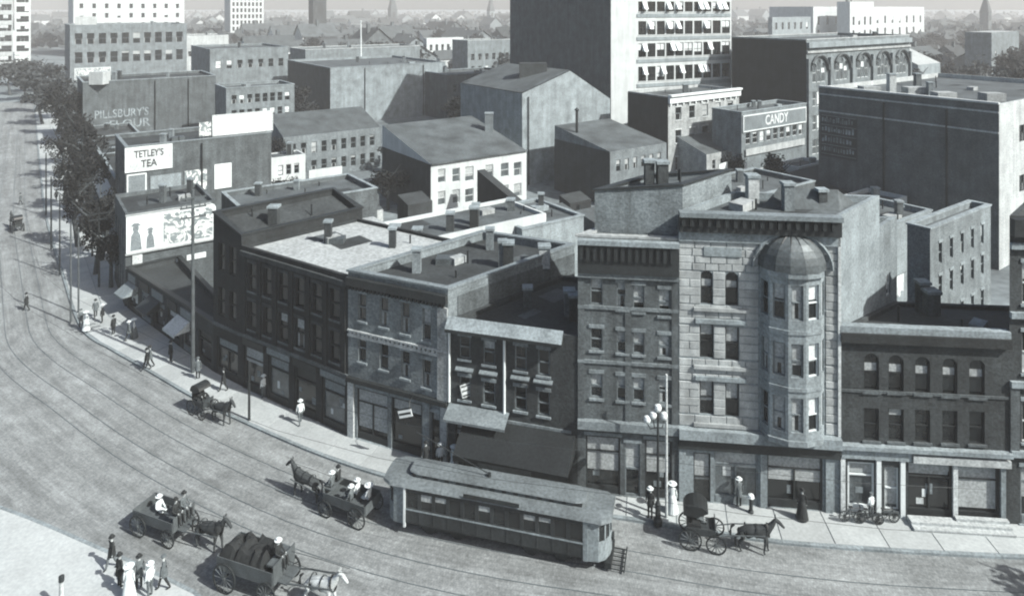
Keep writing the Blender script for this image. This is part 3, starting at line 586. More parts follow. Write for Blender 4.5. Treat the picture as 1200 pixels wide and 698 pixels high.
strip(rF, 'string_course', p[0], p[1], 7.35, 7.5, .07, 'brick_mid'); strip(rF, 'shop_fascia', p[0], p[1], 3.5, 4.1, .2, 'plaster_grey', 0.05, 4.0); strip(rF, 'shop_fascia', p[0], p[1], 3.5, 3.9, .3, 'plaster_pale', 4.05, L-.05); strip(rF, 'shop_cornice', p[0], p[1], 4.11, 4.35, .4, 'plaster_grey')
for u, m in ((.02, 'paint_pale'), (2.05, 'paint_white'), (3.4, 'paint_white'), (6.32, 'paint_pale'), (8.95, 'plaster_grey')): strip(rF, 'shop_pier', p[0], p[1], .13, 3.49, .14, m, u, u+.26)
# --- G tall dark building at the right edge
p = front('g', 'h', 12); L = wall_len(p)
hG = rows(L, (4.9, 8.9, 12.9), 2.4, 4, 1.1, .6, .6)+[(.6, 3.2, .2, 3.5, dict(kind='shop', frame='paint_grey', name='shop_window')), (3.6, 6.0, .2, 3.5, dict(kind='shop', frame='paint_grey', name='shop_window'))]
rG = bld('tall_shop_block', 'tall dark block with banded storeys at the end of the shopping street', p, 18.0, 'brick_dark', 'tar_roof', {0: hG}, styles={'all': dict(frame='paint_pale', blind=.6, bmat='blind_grey', sill='plaster_grey', lintel='plaster_grey')})
for z in (4.1, 8.1, 12.1, 16.1): strip(rG, 'string_course', p[0], p[1], z, z+.35, .22, 'plaster_grey')
strip(rG, 'cornice', p[0], p[1], 16.9, 17.9, .5, 'paint_dark')
for i in range(5): strip(rG, 'pilaster', p[0], p[1], 4.46, 8.09, .12, 'brick_mid', i*(L-.5)/4, i*(L-.5)/4+.5)
# ================================================================== YARDS AND ROOFS BEHIND THE FRONT ROW
def sign(name, label, p0, dv, u0, u1, z0, z1, mat, frame=None, out=.15, cat='sign', posts=False, text=None, tm='paint_dark'):
    """a board in front of the wall line p0 + dv*u; text = list of (string, u centre, z centre, width, height)"""
    dv = dv.normalized(); nv = Vector((dv.y, -dv.x)); c = p0+dv*((u0+u1)/2)+nv*out; ang = math.atan2(dv.y, dv.x); W = u1-u0; Hh = z1-z0
    r = thing(name, label, cat, (c.x, c.y, z0), ang)
    MB().box(-W/2, W/2, 0, .08, 0, Hh).build('panel', mat, r, world=False)
    if frame:
        t = min(.18, W*.08)
        for q in ((-W/2-t, W/2+t, -.05, .1, -t, 0-.002), (-W/2-t, W/2+t, -.05, .1, Hh+.002, Hh+t), (-W/2-t, -W/2-.002, -.05, .1, 0, Hh), (W/2+.002, W/2+t, -.05, .1, 0, Hh)): MB().box(*q).build('frame_bar', frame, r, world=False)
    if posts:
        for x in (-W*.42, -W*.14, W*.14, W*.42): MB().box(x-.06, x+.06, .09, .2, -.9, Hh).build('brace', 'wood', r, world=False)
    for t, x, z, w_, h_ in (text or []):
        me, tw, th = text_mesh(t, tm); o = obj('lettering', me, r, (x, -.012, z), rot=(R_(90), 0, 0)); o.scale = (w_/tw, h_/th, 1)
    return r
def cbld(name, label, px, py, z, pl, pr, wall, roof, wl=None, wr=None, depth=None, d=None, **k):
    pts, tl, tr = corner_box(px, py, z, pl, pr, depth=depth, d=d); f = {}
    if wl: f[0] = rows(tl, *wl)
    if wr: f[1] = rows(tr, *wr)
    k.setdefault('styles', {'all': dict(frame='paint_grey', blind=.3)})
    zz = k.pop('zs', z); return bld(name, label, pts, zz, wall, roof, f, **k), pts, tl, tr
# wall behind the billboard, and the billboard
pb = gp(147, 362); pbC = Vector(((147-CX)/FPX*70, 70.)); tb = ray_hit(pbC, RD, 253)
wb = bld('billboard_building', 'two storey grey building carrying the large picture billboard on its flank', [pbC+LD*9, pbC, pbC+RD*tb, pbC+RD*tb+LD*9], 9.4, 'brick_mid', 'tar_roof', {0: rows(9, (1.0, 5.2), 2.2, 4, 1.0)}, par=.4)
pr = thing('billboard', 'large white picture billboard with dark figures on the grey flank wall', 'billboard', (0, 0, 0)); nR = Vector((RD.y, -RD.x)); angR = math.atan2(RD.y, RD.x)
c = pbC+RD*(tb/2)+nR*.2; pr.location = (c.x, c.y, 5.4); pr.rotation_euler = (0, 0, angR); W = tb-.1; Hh = 3.75
mb = MB(); rr = .5; pl_ = [(-W/2, 0), (W/2, 0), (W/2, Hh-rr)]+[(W/2-rr+rr*math.sin(math.pi/2-t), Hh-rr+rr*math.cos(math.pi/2-t)) for t in (.4, .8, 1.2, 1.57)]+[(-W/2, Hh)]
mb.add([(x, 0, z) for x, z in pl_]); mb.add([(x, .1, z) for x, z in reversed(pl_)])
for a, b in zip(pl_, pl_[1:]+pl_[:1]): mb.add([(a[0], 0, a[1]), (a[0], .1, a[1]), (b[0], .1, b[1]), (b[0], 0, b[1])])
mb.build('panel', 'paint_white', pr, world=False)
MB().box(-W*.10, W*.46, -.03, -.002, .25, Hh-.35).build('printed_sheet', 'poster_print', pr, world=False)
for x, s, m in ((-W*.40, 1.0, 'paint_grey'), (-W*.245, .75, 'paint_grey')):
    f = MB(); f.T = Matrix.Translation((x, -.02, .2)) @ Matrix.Scale(s, 4)
    f.add([(-.5, 0, 0), (.55, 0, 0), (.4, 0, 1.5), (.2, 0, 1.9), (-.2, 0, 1.9), (-.42, 0, 1.5)]); f.add([(.3*math.cos(t), -.004, 2.2+.38*math.sin(t)) for t in [i*math.pi/4 for i in range(8)]]); f.add([(-.5, -.006, 2.45), (.5, -.006, 2.45), (.2, -.006, 2.75), (-.2, -.006, 2.75)])
    f.build('painted_figure', m, pr, world=False)
for z, h_ in ((-.16, .14), (Hh+.01, .12)): MB().box(-W/2-.08, W/2+.08 if z < 1 else W/2-rr, -.08, .12, z, z+h_).build('frame_bar', 'wood_pale', pr, world=False)
strip(wb, 'flank_shade', pbC+LD*9, pbC, 0, .9, .05, 'brick_dark')  # shade of the left face painted as a dark strip below the windows
sign('wall_sign', 'small white board low on the wall under the billboard', pbC, RD, tb*.66, tb*.88, 3.55, 4.1, 'paint_white')
sign('wall_sign', 'small square white notice under the billboard beside the telegraph pole', pbC, RD, tb*.5, tb*.59, 3.4, 3.95, 'paint_white')
# buildings of the left street, their flanks carrying signs
k1, p, tl, tr = cbld('sign_covered_building', 'dark grey building whose flank is covered in posters and a tea sign', 147, 173, 12.0, 120, 318, 'brick_mid', 'tar_roof', ((1.2, 4.8, 8.4), 2.2, 3, 1.1), None, depth=11, coping='paint_grey', styles={'all': dict(frame='paint_grey', blind=.4, bmat='blind_grey')})
C1 = p[1]; uz = lambda px: ray_hit(C1, RD, px)
W = uz(200)-uz(148); sign('tea_sign', 'white painted tea sign on the poster covered flank wall', C1, RD, uz(148), uz(200), 8.9, 11.75, 'paint_pale', 'paint_white', text=[("TETLEY'S", .0, 2.05, W*.66, .95), ('TEA', .0, .75, W*.36, .95)], tm='paint_dark')
sign('poster_board', 'white framed dark poster beneath the tea sign', C1, RD, uz(150), uz(170), 5.4, 8.3, 'paint_grey', 'paint_white')
sign('poster_board', 'blotchy pasted poster strip beside the framed dark poster', C1, RD, uz(176), uz(212), 5.4, 7.9, 'plaster_grey')
sign('poster_board', 'half torn printed poster between pasted strip and blank white board', C1, RD, uz(216), uz(242), 5.2, 8.0, 'poster_print')
sign('poster_board', 'blank bright white upright board on the poster covered flank', C1, RD, uz(251), uz(271), 5.0, 8.4, 'paint_white')
sign('roof_billboard', 'long white and grey rooftop billboard above the poster covered flank', C1+LD*1.2, RD, uz(247)+.6, uz(316)+.6, 12.3, 14.9, 'paint_white', 'paint_pale', posts=True)
sign('roof_billboard', 'small printed rooftop board beside the long white billboard', C1+LD*1.2, RD, uz(230)+.6, uz(244)+.6, 12.3, 14.2, 'poster_print', posts=True)
k3, p, tl, tr = cbld('painted_flank_building', 'tall dark building with faded flour lettering painted on its flank', 97, 97, 14.0, 84, 253, 'brick_mid', 'tar_roof', ((2, 6, 10), 2.4, 4, 1.2), None, depth=16, coping='plaster_grey')
C3 = p[1]; nR = Vector((RD.y, -RD.x))
for t, px, py, w_, h_ in (("PILLSBURY'S", 143, 133, 10.5, 1.9), ('FLOUR', 152, 145, 8.0, 1.9)):
    u = ray_hit(C3, RD, px); q = C3+RD*u+nR*.01; lettering(t, k3, (q.x, q.y, zat(py, q.y)), angR, w_, h_, 'faded_paint')
MB().box(p[1].x+1.0, p[1].x+4.0, p[1].y+.5, p[1].y+3.5, 13.5, 16.2).build('water_tank', 'plaster_pale', k3)
k4, p, tl, tr = cbld('warehouse', 'big grey warehouse with a single row of tall windows', 82, 30, 23.9, 76, 219, 'brick_light', 'grey_roof', None, ((10.2, 17.0), 4.0, 10, 2.4), coping='plaster_grey', styles={'all': dict(frame='paint_grey', blind=.3, bmat='blind_grey')})
u = lambda px: ray_hit(p[1], RD, px); sign('roof_billboard', 'framed white billboard low on the grey warehouse wall', p[1], RD, u(88), u(129), zat(92, 253), zat(80, 253), 'poster_print', 'paint_white')
sign('roof_billboard', 'pale billboard standing on the grey warehouse roof', p[1]+LD*2, RD, u(88), u(114), 23.6, 27.0, 'plaster_pale', posts=True)
cbld('office_building', 'very tall white office building with few dark windows', 86, 20, 46, 80, 216, 'plaster_white', 'pale_roof', None, ((18, 24, 30, 36, 42), 3.0, 9, 2.0), d=430)
cbld('office_building', 'slender bright white office tower with paired windows', 270, 20, 60, 263, 309, 'plaster_white', 'pale_roof', None, ((4, 8.6, 13.2, 17.8, 22.4, 27, 31.6, 36), 3.0, 8, 1.6), d=520, styles={'all': dict(frame='paint_grey', blind=0)})
cbld('office_building', 'pale office building with close rows of windows at the street corner', -30, 20, 52, -60, 15, 'plaster_pale', 'pale_roof', None, ((4, 9, 14, 19, 24, 29, 34, 39), 3.0, 10, 2.0), d=330, depth=20)
cbld('office_building', 'narrow white office block beside the pale corner offices', 17, 20, 50, 16, 36, 'plaster_white', 'pale_roof', None, ((8, 13, 18, 23, 28, 33, 38), 3.0, 3, 1.8), d=355, depth=20)
cbld('warehouse', 'light grey plain warehouse behind the slender white tower', 216, 42, 17, 210, 268, 'plaster_pale', 'grey_roof', None, ((7,), 2.5, 5, 2.0), depth=22)
cbld('brick_store', 'grey brick store with flat roof behind the shadowed gap', 246, 58, 18.2, 236, 338, 'brick_light', 'grey_roof', ((4, 9), 2.4, 3, 1.4), ((12.5,), 2.4, 7, 1.5), coping='plaster_grey', d=200, depth=26)
cbld('loft_building', 'light brick loft building with signs between its windows', 265, 104, 13.0, 252, 345, 'brick_light', 'grey_roof', None, ((2.2, 6.4, 9.6), 1.9, 8, 1.1), coping='plaster_grey')
kM, pM, tl, tr = cbld('plain_hall', 'large hall with a blank pale grey wall', 387, 80, 14.6, 371, 522, 'plaster_lit', 'grey_roof', None, None, coping='plaster_grey', depth=34)
cbld('roof_storey', 'long building with white coping behind the blank walled hall', 358, 64, 16.2, 350, 492, 'brick_light', 'grey_roof', None, None, coping='plaster_white', d=232, depth=16)
fp = thing('flagpole', 'tall white flagpole standing behind the blank walled hall', 'flagpole', ((423-CX)/FPX*222, 222, 0)); MB().tube([(0, 0, 0), (0, 0, 25.5)], [.3, .16], 8).build('mast', 'paint_white', fp, world=False); MB().lathe([(0, 25.5), (.3, 25.8), (0, 26.1)], 8).build('finial', 'paint_white', fp, world=False)
cbld('low_store', 'low brick store at the right end of the blank walled hall', 524, 92, 12.2, 516, 600, 'brick_mid', 'grey_roof', None, ((3, 7.5), 2.0, 6, 1.2), d=186, depth=14, coping='plaster_grey')
cbld('white_house', 'white three storey house with regular windows beyond the hall', 500, 47, 15.6, 496, 543, 'plaster_white', 'grey_roof', ((4, 10), 2.6, 3, 1.3), ((3.5, 9.5), 3.0, 6, 1.5), d=335)
cbld('grey_house', 'grey house with several windows left of the white framed building', 332, 165, 7.6, 322, 446, 'brick_light', 'shingle', ((1, 4.4), 1.9, 3, 1.0), ((1.0, 4.3), 2.0, 9, 1.0), d=121, depth=9, zs=[10.5, 7.6, 7.6, 10.5], par=0, styles={'all': dict(frame='paint_grey', blind=.4, bmat='blind_grey')})
cbld('whitewashed_house', 'small whitewashed house with three dark upper windows', 318, 186, 6.6, 312, 358, 'plaster_white', 'grey_roof', None, ((3.7,), 1.6, 3, .8), d=109, depth=4, par=.15)
cbld('white_fence', 'long whitewashed board fence beside the whitewashed house', 362, 200, 5.4, 361, 401, 'plaster_white', 'grey_roof', None, None, d=106, depth=.4, par=0, cat='fence')
# white framed building N with shed roof
pN, tl, tr = corner_box(505, 193, 7.9, 448, 617, d=98.8)
hN = px_holes(pN[1], pN[2], [(513, 522, 198, 214), (530, 539, 197, 213), (545, 555, 195, 212), (569, 578, 193, 209), (587, 596, 191, 207), (602, 611, 190, 206), (513, 522, 224, 240), (530, 539, 222, 238), (545, 555, 221, 237), (587, 596, 217, 232), (602, 611, 215, 230)])
kN = bld('white_mill', 'white two storey mill with shade-darkened flank and long sloping roof', pN, [11.3, 7.9, 7.9, 11.3], 'plaster_white', 'grey_roof', {1: hN}, par=0, styles={'all': dict(frame='paint_pale', glass='glass_grey', blind=.6, bmat='blind_grey')})
strip(kN, 'eave', pN[1], pN[2], 7.85, 8.02, .35, 'grey_roof'); chimney(kN, pN[2]+LD*9-RD*1.0, 9.5, 12.6, 1.3, 'brick_light')
strip(kN, 'flank_shade', pN[0], pN[1], 0, 7.85, .06, 'brick_dark')  # dark sheet over the white wall paints the shade of the left face
cbld('white_house', 'small bright white house with four windows behind the mill chimney', 589, 161, 6.4, 584, 637, 'plaster_white', 'grey_roof', None, ((.9, 3.7), 1.6, 3, .9), d=128.5, depth=7)
cbld('tin_shed', 'black lean-to shed against the white mill', 603, 233, 5.6, 560, 612, 'brick_black', 'tar_roof', None, None, d=91, depth=9, zs=[7.2, 4.8, 4.8, 7.2], par=0, cat='shed')
kO, pO, tl, tr = cbld('brick_house', 'grey brick house with shade-darkened flank and wide low roof beside tall flue', 715, 178, 8.4, 650, 781, 'brick_light', 'grey_roof', None, ((1.6, 5.2), 1.8, 6, .9), d=105, par=0, zs=[10.6, 8.4, 8.4, 10.6], styles={'all': dict(frame='paint_grey', blind=.5, bmat='blind_grey')})
strip(kO, 'flank_shade', pO[0], pO[1], 0, 8.35, .06, 'brick_dark')  # shade on the left face put into a darker sheet
cbld('brick_house', 'small brick house with black flank beside the yard of white sheets', 828, 180, 6.0, 784, 872, 'brick_pale', 'grey_roof', None, ((.9, 3.4), 1.5, 4, .8), d=114.5, par=0, zs=[8.6, 6.0, 6.0, 8.6])
fl = thing('iron_flue', 'thin black iron flue rising beside the wide low roof', 'flue', ((676-CX)/FPX*113, 113, 6)); MB().tube([(0, 0, 0), (0, 0, 7.6)], .22, 8).build('pipe', 'iron', fl, world=False); MB().lathe([(.3, 7.4), (.4, 7.6), (.05, 7.95)], 8).build('cowl', 'iron', fl, world=False)
# gabled hall in front of the tower
ptsH, tl, tr = corner_box(612, 107, 15.8, 570, 715, d=118, depth=20); rH = thing('gabled_hall', 'large gabled hall with pale blank gable in front of the tall tower', 'building', (ptsH[1].x, ptsH[1].y, 0))
A, B, C_, D_ = ptsH; mid = .52; pk0 = B+(C_-B)*mid; pk1 = A+(D_-A)*mid; mb = MB()
for q in ([(B, 0), (C_, 0), (C_, 13.2), (pk0, 18.9), (B, 15.6)], [(A, 0), (B, 0), (B, 15.6), (A, 15.6)], [(C_, 0), (D_, 0), (D_, 13.2), (C_, 13.2)], [(D_, 0), (A, 0), (A, 15.6), (pk1, 18.9), (D_, 13.2)]): mb.add([(v.x, v.y, z) for v, z in q])
mb.build('wall', 'plaster_lit', rH); rb2 = MB(); up = .12
for q in ([(A, 15.6), (B, 15.6), (pk0, 18.9), (pk1, 18.9)], [(C_, 13.2), (D_, 13.2), (pk1, 18.9), (pk0, 18.9)]): rb2.add([(v.x, v.y, z+up) for v, z in q])
rb2.build('roof', 'grey_roof', rH)
v0 = pk0+(pk1-pk0)*.35-RD*3; MB().box(v0.x-2.5, v0.x+2.5, v0.y-1.2, v0.y+1.2, 17.2, 20.0).build('roof_vent', 'brick_dark', rH)
# the tall tower
RT = Vector((.9, .436)); LT = Vector((-.436, .9)); d = 135.; C = Vector(((716-CX)/FPX*d, d)); tr = ray_hit(C, RT, 857); tl = ray_hit(C, LT, 598)
hT = []; nc = 10
xs = [748+i*10.9 for i in range(10)]
d0 = d+4
for y0, y1 in ((-24, -11), (2, 14), (25, 41), (51, 67), (78, 95)):
    z1, z0 = zat(y0, d0), zat(y1, d0)
    for x in xs:
        a, b = ray_hit(C, RT, x), ray_hit(C, RT, x+9.3); hT.append((a, b, z0, z1))
for z0 in (4.6, 9.9):
    for x in xs:
        a, b = ray_hit(C, RT, x), ray_hit(C, RT, x+9.3); hT.append((a, b, z0, z0+2.6))
kT = bld('tower_block', 'tall white office tower with shade-darkened flank and rows of awninged windows', [C+LT*tl, C, C+RT*tr, C+RT*tr+LT*tl], 41, 'plaster_white', 'grey_roof', {1: hT}, dp=.35, styles={'all': dict(kind='mull', frame='paint_dark', glass='glass', blind=.35, sill='plaster_white')})
strip(kT, 'flank_shade', C+LT*tl, C, 0, 40.8, .08, 'flank')  # tower's side away from the sun darkened by a painted shade sheet
rnd = random.Random(5); nT = Vector((RT.y, -RT.x)); angT = math.atan2(RT.y, RT.x)
for k, h in enumerate(hT):
    if h[2] > 10 and rnd.random() < .38:
        w_ = (h[1]-h[0])*.46; u_ = h[0]+(h[1]-h[0])*rnd.choice((.26, .74)); q = C+RT*u_; mb = MB(); z = h[3]
        mb.add([(-w_/2, -.9, -1.5), (w_/2, -.9, -1.5), (w_/2, -.02, 0), (-w_/2, -.02, 0)]); mb.add([(-w_/2, -.9, -1.5), (-w_/2, -.02, 0), (-w_/2, -.02, -1.5)]); mb.add([(w_/2, -.9, -1.5), (w_/2, -.02, -1.5), (w_/2, -.02, 0)])
        o = mb.build('awning', 'paint_white', kT, world=False); o.location = Vector((q.x, q.y, z-.05))-kT.location; o.rotation_euler = (0, 0, angT)
for y in (18.5, 45.5, 71.5, 100): strip(kT, 'spandrel_band', C, C+RT*tr, zat(y, d0)-.35, zat(y, d0)+.35, .12, 'plaster_grey', ray_hit(C, RT, 746), tr-.3)
# Q white corniced building, candy store, arch building
kQ, pQ, tl, tr = cbld('corniced_building', 'pale building with bright white cornice at the foot of the tower', 783, 113, 15.1, 732, 866, 'brick_pale', 'grey_roof', None, ((2.4, 7.0, 10.9), 2.2, 5, 1.5), d=118, depth=9.5, styles={'all': dict(frame='paint_grey', blind=.5, sill='plaster_white', lintel='plaster_white', bmat='blind_grey')})
strip(kQ, 'cornice', pQ[1], pQ[2], 13.9, 15.05, .45, 'paint_white'); strip(kQ, 'cornice_lip', pQ[1], pQ[2], 15.06, 15.35, .8, 'paint_white'); strip(kQ, 'flank_shade', pQ[0], pQ[1], 0, 14.9, .06, 'brick_black')  # the black flank sheet is painted shade on the side turned from the sun
for i in range(12): strip(kQ, 'bracket', pQ[1], pQ[2], 13.5, 13.89, .3, 'paint_white', .3+i*1.6, .6+i*1.6)
kC, pC, tl, tr = cbld('candy_store', 'low store with long white candy sign across its front', 869, 133, 12.8, 866, 945, 'brick_light', 'grey_roof', None, ((1.2, 7.4), 1.9, 9, 1.3), d=115, depth=6, coping='plaster_grey', styles={'all': dict(frame='paint_pale', blind=.4)})
sign('shop_sign', 'long white sign reading CANDY on the low store', pC[1], RD, .4, tr-.5, 9.7, 12.1, 'paint_grey', 'paint_white', text=[('CANDY', 0.2, 1.2, 6.6, 1.7)], tm='paint_white')
cs = pC[1]+RD*(tr/2); 
sg = sign('awning_sign', 'pale strip sign low across the front of the candy store', pC[1], RD, .8, tr-1, 5.6, 6.7, 'plaster_pale', None, out=.3)
pA, tl, tr = corner_box(945, 47, 24.1, 858, 1066, d=130, depth=16.5); nA_ = Vector((RD.y, -RD.x)); hA_ = []
for i in range(5):
    c = tr*(i+.5)/5+.2
    for z0, hh, kd in ((2.5, 2.8, 'sash'), (7.0, 2.8, 'sash'), (11.5, 2.8, 'sash'), (16.0, 4.4, 'arch')):
        for off in (-1.5, 0, 1.5): hA_.append((c+off-.68, c+off+.68, z0, z0+(hh if off == 0 or kd != 'arch' else hh-.8), dict(kind=kd)))
kA = bld('arch_window_building', 'large light brick building with five tall arched window bays', pA, 24.1, 'brick_light', 'grey_roof', {1: hA_}, coping='plaster_pale', styles={'all': dict(frame='paint_white', glass='glass_grey', blind=.35)})
strip(kA, 'flank_shade', pA[0], pA[1], 0, 23.9, .08, 'brick_black')  # black sheet stands in for the shade on the left face
for i in range(6): strip(kA, 'pilaster', pA[1], pA[2], 0, 20.6, .5, 'brick_light', max(0, tr*i/5-.55), min(tr, tr*i/5+.55))
for i in range(5):
    c = tr*(i+.5)/5+.2; pts = []
    for j in range(13):
        t = math.pi*j/12; q = pA[1]+RD*(c-2.9*math.cos(t))+nA_*.3; pts.append((q.x, q.y, 18.2+2.9*math.sin(t)))
    MB().tube(pts, .28, 5).build('arch_moulding', 'brick_mid', kA)
strip(kA, 'cornice', pA[1], pA[2], 22.6, 23.6, .6, 'plaster_grey'); strip(kA, 'frieze', pA[1], pA[2], 21.6, 22.0, .3, 'brick_pale')
# S building with painted advertisement and pale parapet lines
kS, pS, tl, tr = cbld('advert_warehouse', 'huge dark warehouse flank with two white lines and a faded painted advertisement', 1171, 123, 19.0, 977, 1290, 'plaster_pale', 'grey_roof', None, ((8.0, 14.0), 2.0, 3, 1.6, 1.2, 2), d=80, depth=22, styles={'all': dict(frame='paint_dark', blind=0)}, par=.7)
strip(kS, 'flank_shade', pS[0], pS[1], 0, 18.9, .10, 'flank'); LS = (pS[1]-pS[0]).length  # dark flank sheet over the pale wall: shade put into the colour
strip(kS, 'coping', pS[0], pS[1], 19.0, 19.2, .25, 'plaster_white', inn=.3); strip(kS, 'parapet_line', pS[0], pS[1], 17.95, 18.15, .2, 'plaster_pale'); strip(kS, 'parapet_line', pS[0], pS[1], 15.6, 15.8, .22, 'plaster_pale')
strip(kS, 'painted_panel', pS[0], pS[1], 9.5, 15.3, .104, 'paint_dark', .3, 5.5)
ang = math.atan2((pS[1]-pS[0]).y, (pS[1]-pS[0]).x); dS = (pS[1]-pS[0]).normalized(); nS = Vector((dS.y, -dS.x))
for zz in (14.2, 12.9, 11.5, 10.2):                            # weathered lettering too faint to read: painted bars
    u = .5
    rnd = random.Random(int(zz*10))
    while u < 4.9:
        w_ = rnd.uniform(.08, .34); strip(kS, 'painted_mark', pS[0]+nS*.105, pS[1]+nS*.105, zz+rnd.uniform(-.05, .12), zz+rnd.uniform(.45, .85), .008, 'faded_paint', u, min(u+w_, 5.2)); u += w_+rnd.uniform(.1, .22)
for zz in (15.1, 13.8, 12.5, 11.1, 9.8): strip(kS, 'painted_rule', pS[0]+nS*.105, pS[1]+nS*.105, zz, zz+.08, .006, 'plaster_grey', .4, 5.4)
for k, (a, b) in enumerate(((5, 4), (9, 8), (14, 5), (18, 9))):
    q = pS[0]+dS*a+RD*b; mb = MB(); mb.box(q.x-1.2, q.x+1.2, q.y-.9, q.y+.9, 18.2, 19.3); mb.build('skylight', 'pale_roof', kS)
q = pS[0]+dS*7+RD*6; chimney(kS, (q.x, q.y), 18.3, 20.9, .9, 'plaster_pale')
# yards on the right
cbld('tenement', 'lit brick tenement with narrow windows behind the dark brick shop', 1090, 268, 11.6, 1063, 1161, 'brick_light', 'grey_roof', None, ((2.4, 5.6, 8.4), 1.8, 5, .6), d=58, coping='plaster_grey', styles={'all': dict(frame='paint_grey', blind=.2, lintel='plaster_grey')})
cbld('rear_building', 'plain low grey rear building beside the lit tenement', 1047, 266, 8.3, 1040, 1092, 'plaster_grey', 'grey_roof', None, None, d=70, depth=6, coping='plaster_grey')
cbld('white_house', 'small white house gable showing over the rear yards', 1036, 241, 6.5, 1030, 1063, 'plaster_white', 'grey_roof', None, ((3.6,), 1.5, 2, .9), d=84, depth=5)
cbld('white_house', 'tiny bright white outbuilding in front of the painted warehouse flank', 936, 197, 5.4, 930, 967, 'plaster_white', 'grey_roof', None, ((1.2, 3.4), 1.2, 2, .7), d=108, depth=4)
cbld('long_shed', 'long dark roofed shed in the yard below the painted warehouse', 985, 226, 5.2, 958, 1040, 'brick_dark', 'tar_roof', None, None, d=93, depth=8, zs=[6.6, 5.2, 5.2, 6.6], par=0, cat='shed')
cbld('long_shed', 'low grey flat roofed shed behind the stone house roof', 870, 234, 8.0, 845, 955, 'brick_mid', 'grey_roof', None, None, d=80, depth=9, coping='plaster_grey', cat='shed')
# low roofs in the middle
cbld('low_workshop', 'long low workshop with flat grey roof behind the white roofed terrace', 283, 254, 8.0, 262, 442, 'brick_mid', 'grey_roof', None, None, d=76, depth=9, coping='plaster_grey')
k, p, tl, tr = cbld('white_walled_annex', 'low annex with bright white wall behind the brick block', 456, 289, 9.1, 446, 640, 'plaster_white', 'grey_roof', None, None, d=61, depth=7, par=.35)
chimney(k, p[1]+RD*.8-LD*.0+LD*.6, 8.8, 10.6, .9, 'brick_light'); chimney(k, p[1]+RD*3.2+LD*.8, 8.8, 9.9, .8, 'brick_mid'); chimney(k, p[1]+RD*9.3+LD*.8, 8.8, 10.8, .8, 'brick_black')
cbld('white_walled_annex', 'small bright white roof hut on the terrace', 416, 274, 9.8, 410, 456, 'paint_white', 'white_roof', None, None, d=63, depth=3.5, par=0, cat='shed')
cbld('low_workshop', 'low workshop with patched grey roof in front of the white mill', 470, 264, 4.4, 452, 622, 'brick_mid', 'grey_roof', None, None, d=74, depth=7, zs=[5.0, 4.2, 4.2, 5.0], par=0)
cbld('lean_to', 'light grey walled lean-to beside the rooftop loft', 612, 268, 8.4, 596, 684, 'plaster_grey', 'grey_roof', None, None, d=68, depth=8, par=.2, coping='plaster_grey')
q = FP['b']+R0*8+Vector((3.0, -1)); 
chimney(rb_, FP['c']+R0*7.5+Vector((-1.5, .3)), 11.0, 12.8, .75, 'brick_black'); chimney(rb_, FP['c']+R0*9+Vector((.1, .3)), 11.0, 12.2, .8, 'plaster_pale')
# skylight hatches and vents on the near roofs
for root, q, z in ((ra, FP['a']+R0*5+Vector((3.5, -2.0)), 11.0), (rb_, FP['b']+R0*6+Vector((2.2, -1)), 11.05), (rc, FP['c']+R0*6+Vector((4.2, -.9)), 9.35), (rG, FP['g']+Vector((6, 4)), 17.5)):
    mb = MB(); mb.box(q.x-.7, q.x+.7, q.y-.5, q.y+.5, z-.1, z+.45); mb.build('roof_hatch', 'metal_roof', root)
# courthouse and others far right
cbld('courthouse', 'wide white courthouse with tall windows far behind the arched building', 953, 8, 31, 948, 1083, 'plaster_white', 'pale_roof', None, ((4, 12, 20), 5.0, 14, 2.4), d=420, depth=30)
cbld('courthouse_wing', 'white projecting centre block of the distant courthouse', 996, 2, 34, 992, 1024, 'plaster_white', 'pale_roof', None, ((4, 12, 20), 5.0, 4, 2.2), d=412, depth=8)
cbld('stone_school', 'grey stone school with several gables beside the courthouse', 905, 22, 25, 900, 950, 'plaster_grey', 'shingle', None, ((4, 11, 18), 4.0, 6, 2.0), d=390)

strip(kM, 'flank_shade', pM[0], pM[1], 0, 14.5, .06, 'brick_dark')  # hall's left face darkened with a sheet that paints its shade
